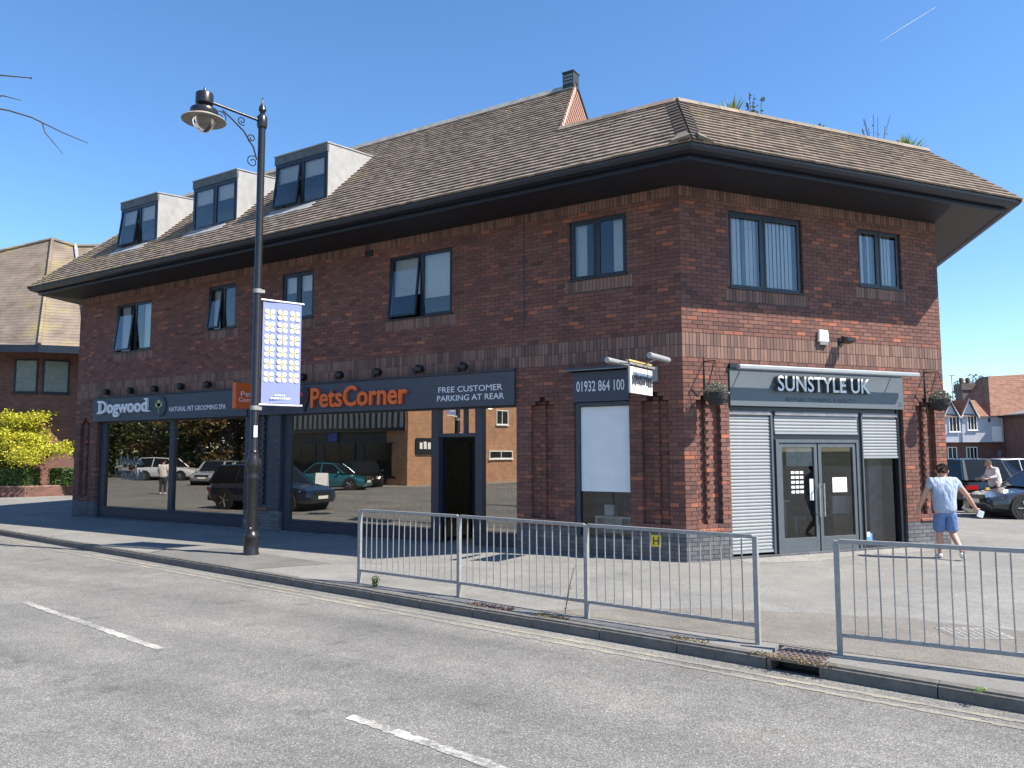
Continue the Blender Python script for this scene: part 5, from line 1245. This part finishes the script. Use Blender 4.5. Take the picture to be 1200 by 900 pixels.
bl = [((rr_.uniform(-2.1, 1.9), rr_.uniform(-.9, .9), rr_.uniform(1.0, 3.1)), (rr_.uniform(.5, .95), .7, rr_.uniform(.22, .42))) for _ in range(22)]
bl = [b for b in bl if abs(b[0][0]) < 2.3 - .45 * max(0, b[0][2] - 1.6)]
tree('golden yellow maple tree in the brick planter', V(-22.1, 35.0, .45), 1.0, bl, L_acer, 17000, .115, 5, 'maple_tree')
# ---- houses on the right
def gable_house(): pass
hw_ = thing('rendered_house', 'pale lilac rendered house with two small gables and red tiled roof', 'house', V(39.2, 70), VROT)
def hx(u): return (u - 1108) * .0776
m = MB(); m.box(-1.5, 5.75, .6, 9, 0, 2.62); uvwall(m.build('brick_ground_floor', M_bwall, hw_))
boxpart('rendered_wall', M_rend, hw_, -1.5, 5.75, 0, 9, 2.62, 5.1)
m = MB(); m.poly([(-2, -.35, 4.95), (5.9, -.35, 4.95), (5.9, 2.6, 6.6), (-2, 2.6, 6.6)]); m.poly([(5.9, 5.5, 4.95), (-2, 5.5, 4.95), (-2, 2.6, 6.6), (5.9, 2.6, 6.6)]); m.build('roof', M_redroof, hw_)
for xc, xw, zt in ((hx(1115.5), .75, 6.35), (hx(1137), .82, 6.55)):
    m = MB(); m.poly([(xc - xw * .82, -.12, 4.95), (xc + xw * .82, -.12, 4.95), (xc, -.12, zt - .15)]); m.box(xc - xw * .8, xc + xw * .8, -.12, .1, 2.62, 4.95); g = m.build('gable', M_rend, hw_)
    m = MB(); m.poly([(xc - xw, -.35, 4.85), (xc, -.35, zt), (xc, 2.7, zt), (xc - xw, 1.0, 4.85)]); m.poly([(xc, -.35, zt), (xc + xw, -.35, 4.85), (xc + xw, 1.0, 4.85), (xc, 2.7, zt)]); m.build('gable_roof', M_redroof, g)
    m = MB(); m.tube([(xc - xw, -.36, 4.82), (xc, -.36, zt - .02), (xc + xw, -.36, 4.82)], .06, 4); m.build('bargeboard', M_white, g)
    m = MB(); m.box(xc - .4, xc + .4, -.2, -.05, 5.0, 5.15); m.build('gable_dark_board', M_anth, g)  # dark board across the gable, over its window
for u0, u1, z0, z1, mu, y_ in ((1113, 1126, 3.55, 4.95, 2, -.14), (1134.5, 1146, 3.7, 5.05, 2, -.14), (1115, 1126, 1.05, 2.2, 1, .58), (1137, 1150, 1.0, 2.2, 2, .58)):
    w_ = far_window(hw_, (hx(u0), y_, 0), (hx(u1), y_, 0), z0, z1, None, mu)
boxpart('white_board', M_white, hw_, hx(1164), hx(1175), -.06, -.002, 2.7, 4.05); boxpart('wall_lamp', M_black, hw_, hx(1160.3), hx(1162.3), -.08, -.002, 4.45, 4.8)
boxpart('downpipe', M_anth, hw_, hx(1177.5), hx(1178.8), -.12, -.03, 0, 5.0); boxpart('satellite_dish', M_grey, hw_, hx(1174), hx(1177), .4, .598, 1.3, 1.9)
part('chimney', M_bwall, hw_, lambda m: (m.box(hx(1162), hx(1178), 4, 5.2, 5, 8.0), m.box(hx(1161), hx(1179.5), 3.9, 5.3, 7.7, 8.3))); 
for u in (1166, 1174): part('chimney_pot', plain('clay_pot', (.12, .07, .05), .9), hw_, lambda m: m.lathe([(.16, 8.3), (.2, 8.6), (.17, 8.9)], 10, (hx(u), 4.6, 0)))
part('aerial', M_black, hw_, lambda m: (m.tube([(hx(1153.5), 4.5, 6), (hx(1153.5), 4.5, 9.1)], .03, 5), m.tube([(hx(1150.5), 4.5, 9.1), (hx(1158), 4.5, 9.15)], .025, 5), *[m.tube([(hx(1151 + k * 1.3), 4.3, 9.12), (hx(1151 + k * 1.3), 4.7, 9.12)], .015, 4) for k in range(5)]))
part('chimney_stub', plain('clay_pot', (.1, .06, .05), .9), hw_, lambda m: m.lathe([(.16, 6.4), (.22, 6.9)], 8, (hx(1131), 2.6, 0)))
bh = thing('brick_house', 'red brick house with steep clay tiled roof at the far right', 'house', V(44.6, 66), VROT)
m = MB(); m.box(0, 9, 0, 9, 0, 5.1); uvwall(m.build('wall', M_bwall, bh))
m = MB(); m.poly([(-.3, -.3, 5.0), (9.3, -.3, 5.0), (4.5, 4.5, 6.2)]); m.poly([(-.3, -.3, 5.0), (4.5, 4.5, 6.2), (-.3, 9.3, 5.0)]); m.build('porch_roof', M_greyroof, bh)
m = MB(); m.poly([(-1.4, 3.5, 5.0), (9, 3.5, 5.0), (8, 7, 9.3), (.75, 7, 8.9)]); m.poly([(-2.6, 9, 5.0), (-1.4, 3.5, 5.0), (.75, 7, 8.9), (.6, 8.2, 8.9)]); m.build('main_roof', M_redroof, bh)
m = MB(); m.box(-.3, 9.3, -.42, -.3, 4.82, 5.02); m.box(-.42, -.3, -.42, 9.3, 4.82, 5.02); m.build('gutter', M_anth, bh)
far_window(bh, (.45, -.02, 0), (1.05, -.02, 0), 3.1, 4.75, None, 0); far_window(bh, (.75, -.02, 0), (2.2, -.02, 0), .6, 2.0, None, 2)
far_roof = thing('grey_roof_house', 'long grey slate roof behind the rendered house', 'house', V(38, 84), VROT)
m = MB(); m.box(-6, 9, .5, 8, 0, 6.0); uvwall(m.build('wall', M_bwall, far_roof)); m = MB(); m.poly([(-7, 0, 5.9), (10, 0, 5.9), (10, 4.2, 8.7), (-7, 4.2, 8.7)]); m.poly([(10, 8.5, 5.9), (-7, 8.5, 5.9), (-7, 4.2, 8.7), (10, 4.2, 8.7)]); rg = m.build('roof', M_greyroof, far_roof)
m = MB(); m.tube([(-7, 4.2, 8.75), (10, 4.2, 8.75)], .15, 6); m.build('ridge', M_greyroof, rg)
tree('green tree rising behind the chimney of the rendered house', V(50.5, 84), 5, [((0, 0, 8.6), (1.6, 1.6, 1.4)), ((.5, 0, 7.6), (2, 2, 1.4)), ((-.8, 0, 7.3), (1.5, 1.5, 1.3))], L_dark, 2500, .28, 21)
hg = thing('garden_hedge', 'bright green hedge in front of the brick house', 'hedge', V(43.9, 61), VROT); m = MB()
leafcloud(m, (1.8, 0, .7), (1.9, .5, .75), 1500, .14, 31, shell=.3); m.build('foliage', L_hedge, hg)

# ---- plants in pots on the roof terrace
def yucca(label, s_, d_, z0, n, L, seed):
    t = thing('roof_plant', label, 'plant', (*F2p(s_, -d_), z0), TH, 'plants on the roof terrace'); rnd = random.Random(seed); m = MB()
    for i in range(n):
        a = rnd.random() * 6.28; el = R(rnd.uniform(15, 85)); l = L * rnd.uniform(.7, 1); d = Vector((math.cos(a) * math.cos(el), math.sin(a) * math.cos(el), math.sin(el))); sd_ = d.cross(Vector((0, 0, 1))).normalized() * .018
        p = Vector((0, 0, .25)); q_ = p + d * l * .6 + Vector((0, 0, .02)); e = p + d * l; m.quad(p - sd_, p + sd_, q_ + sd_, q_ - sd_); m.poly([q_ - sd_, q_ + sd_, e], rnd.random())
    m.build('leaves', L_yuc, t); part('pot', plain('terracotta', (.3, .13, .08), .9), t, lambda m: m.lathe([(.14, 0), (.19, .3), (.17, .3), (.05, .26)], 14))
def stalks(label, s_, d_, z0, n, L, seed, lm, leafn, sz, spread=.35):
    t = thing('roof_plant', label, 'plant', (*F2p(s_, -d_), z0), TH, 'plants on the roof terrace'); rnd = random.Random(seed); m, st = MB(), MB()
    for i in range(n):
        x_ = rnd.uniform(-1, 1) * spread; l = L * rnd.uniform(.65, 1); tip = Vector((x_ * 1.4 + rnd.gauss(0, .05), rnd.gauss(0, .1), l)); b = Vector((x_ * .6, 0, .2))
        st.tube([b, b.lerp(tip, .5) + Vector((rnd.gauss(0, .03), 0, 0)), tip], .006, 4)
        for k in range(leafn): leaf(m, b.lerp(tip, rnd.uniform(.3, 1)) + Vector((rnd.gauss(0, .03), rnd.gauss(0, .03), 0)), sz, rnd)
    st.build('stems', M_bark, t)
    if leafn: m.build('leaves', lm, t)
    part('pot', plain('terracotta', (.3, .13, .08), .9), t, lambda m: m.lathe([(.14, 0), (.19, .3), (.17, .3), (.05, .26)], 14))
ZR = ZM - .14
yucca('spiky plant on the roof edge nearest the hip', 1.98, 1.0, ZR + .15, 50, .62, 1); stalks('plant with round seed heads beside the spiky roof plant', 2.55, 1.0, ZR, 9, 1.15, 2, L_dark, 9, .09, .2)
stalks('small green leafy plant halfway along the roof edge', 4.4, 1.0, ZR, 6, .95, 3, L_hedge, 14, .07, .22); stalks('tall bare stems on the roof edge left of the yellow-green plant', 5.95, 1.0, ZR, 9, 1.35, 4, L_dark, 2, .05, .42)
yucca('yellow green spiky plant near the right end of the roof edge', 6.85, 1.0, ZR + .1, 110, .66, 5); stalks('leafy green plant against the yellow green spiky roof plant', 6.5, 1.0, ZR, 5, .85, 6, L_hedge, 16, .08, .2)

# ---- bare twigs reaching in from a street tree left of the picture
st_ = thing('street_tree', 'bare dark twigs reaching in at the upper left', 'tree', V(-11.5, 9.2, -.12)); o_ = V(-11.5, 9.2, -.12)
def tp(r_, t_, z): return V(r_, t_, z) - o_
m = MB(); m.tube([(0, 0, 0), (.1, 0, 2), (0, .05, 4.2), (.2, .1, 6.5), (.1, .2, 8.5)], [.2, .17, .13, .08, .03], 10); m.build('trunk', M_bark, st_, smooth=True)
m = MB(); P0 = tp(-11.4, 9.2, 5.2)
m.tube([P0, tp(-9.6, 9.2, 6.0), tp(-7.6, 9.2, 6.25), tp(-6.65, 9.2, 6.22)], [.06, .04, .02, .01], 6)
m.tube([tp(-6.65, 9.2, 6.22), tp(-6.22, 9.2, 6.14), tp(-5.93, 9.2, 6.05), tp(-5.55, 9.2, 5.86), tp(-5.22, 9.2, 5.72)], [.012, .01, .009, .007, .004], 5)
m.tube([tp(-5.8, 9.2, 5.99), tp(-5.76, 9.2, 5.86), tp(-5.62, 9.2, 5.7), tp(-5.52, 9.2, 5.58)], [.008, .007, .005, .003], 5)
m.tube([tp(-9.6, 9.2, 6.0), tp(-7.6, 9.2, 6.7), tp(-6.6, 9.2, 6.62), tp(-5.98, 9.2, 6.56)], [.03, .02, .012, .006], 5); m.sphere(tp(-5.97, 9.2, 6.56), .015, 6, 5)
m.tube([tp(-7.6, 9.2, 6.25), tp(-6.3, 9.2, 6.33), tp(-6.08, 9.2, 6.27)], [.012, .008, .004], 5); m.build('limbs', M_bark, st_, smooth=True)

# ---- across the road: what the shop glass mirrors
ob = thing('opposite_brick_building', 'orange brick building mirrored in the right part of the pet shop window', 'building')
wa, wb_ = Vector((-24.8, -22.2, -.12)), Vector((-22.4, -40, -.12))
m = MB(); d = (wb_ - wa).normalized(); nn = Vector((d.y, -d.x, 0)) * -1
back_ = [wa + Vector((-9, -1, 0)), wb_ + Vector((-9, -1, 0))]
m.prism([(wa.x, wa.y), (back_[0].x, back_[0].y), (back_[1].x, back_[1].y), (wb_.x, wb_.y)], -.12, 8.2); uvwall(m.build('wall', M_bwallo, ob))
wr_ = R(90) + math.atan2(d.y, d.x) * 0
def onw(s): return wa + d * s
for s0_, s1_, z0, z1 in ((9.2, 7.9, 3.7, 4.7), (9.6, 7.2, 1.45, 2.0), (13.2, 12.0, 3.7, 4.7)): far_window(ob, onw(s0_) + Vector((.05, 0, 0)), onw(s1_) + Vector((.05, 0, 0)), z0, z1, None, 1)
os_ = thing('opposite_sign', 'black sign with white lettering mirrored on the orange brick wall', 'sign', onw(3.6) + Vector((.06, 0, 1.9)), math.atan2(-d.y, -d.x))
boxpart('panel', M_black, os_, 0, 3.0, -.08, 0, 0, .95); part('lettering', M_white, os_, lambda m: [m.box(.9 + i * .32, 1.12 + i * .32, -.085, -.08, .3, .3 + random.uniform(.3, .5)) for i in range(6)])
tb = thing('timbered_building', 'black and white timbered building mirrored in the pet shop window', 'building', (-39, -22.4, -.12))
M_cream = plain('cream_infill', (.5, .47, .4), .9, var=.1)
boxpart('ground_floor', plain('dark_shopfront', (.03, .03, .035), .5), tb, 0, 14, -8, 0, 0, 3.3); boxpart('upper_floor', M_cream, tb, 0, 14, -8, .3, 3.3, 6.5)
part('timbers', M_black, tb, lambda m: ([m.box(i * .45, i * .45 + .14, .3, .35, 3.3, 6.5) for i in range(32)], [m.box(0, 14, .35, .39, z, z + .2) for z in (3.3, 4.85, 6.35)]))
m = MB(); m.poly([(-.3, .7, 6.4), (-.3, -4, 9.6), (14.3, -4, 9.6), (14.3, .7, 6.4)]); m.poly([(-.3, -4, 9.6), (-.3, -8.5, 6.4), (14.3, -8.5, 6.4), (14.3, -4, 9.6)]); m.build('roof', M_rt, tb)
for i in range(4): w_ = far_window(tb, (13.2 - i * 3.4, .03, 0), (10.6 - i * 3.4, .03, 0), .5, 2.6, None, 1, M_anth)
boxpart('blue_sign', plain('blue_sign', (.03, .06, .4), .4), tb, 7.6, 8.4, .05, .12, 2.7, 3.25)
ab = thing('a_board', 'small white pavement board mirrored in front of the teal car', 'sign', (-23.6, -14.2, -.12), R(150))
part('board', M_white, ab, lambda m: (m.hexa([(-.3, -.25, 0), (.3, -.25, 0), (.3, -.22, 0), (-.3, -.22, 0), (-.3, -.03, 1.0), (.3, -.03, 1.0), (.3, 0, 1.0), (-.3, 0, 1.0)]), m.hexa([(-.3, .22, 0), (.3, .22, 0), (.3, .25, 0), (-.3, .25, 0), (-.3, 0, 1.0), (.3, 0, 1.0), (.3, .03, 1.0), (-.3, .03, 1.0)])))
sp4 = [(-60, -38, 0), (-53, -40, 1), (-47, -40, 0), (-66, -24, 0), (-72, -36, 0), (-41, -36, 0), (-64, -14, 1), (-78, -24, 0), (-45.5, -26, 1), (-62, -26, 0), (-55, -30, 1), (-49, -33, 0), (-44, -30, 1), (-58, -22, 0), (-68, -30, 0), (-70, -18, 1), (-51, -27, 0)]
for i, (x_, y_, k_) in enumerate(sp4):
    rd_ = random.Random(50 + i); bl = [((rd_.uniform(-3, 3), rd_.uniform(-3, 3), rd_.uniform(1.2, 9)), (rd_.uniform(1.8, 3), rd_.uniform(1.8, 3), rd_.uniform(1.2, 2))) for _ in range(12)]
    tree(('%s tree mirrored in the grooming shop windows' % ('dark green' if k_ == 0 else 'russet')), (x_, y_, -.12), 4, bl, L_brown if k_ else L_dark, 3600, .42, 60 + i, group='%s trees across the road' % ('dark green' if k_ == 0 else 'russet'), trunk_r=.22)

# ---- vapour trail high in the sky
vt = MB(); M_trail = plain('vapour_trail', (.8, .82, .85), 1, var=.02)
vt.tube([(-593, 6380, 3166), (-406, 6483, 3298), (-207, 6592, 3437)], [1, 3, 2], 6)
tag(vt.build('vapour_trail', M_trail), 'thin white vapour trail at the upper right of the sky', 'vapour trail')
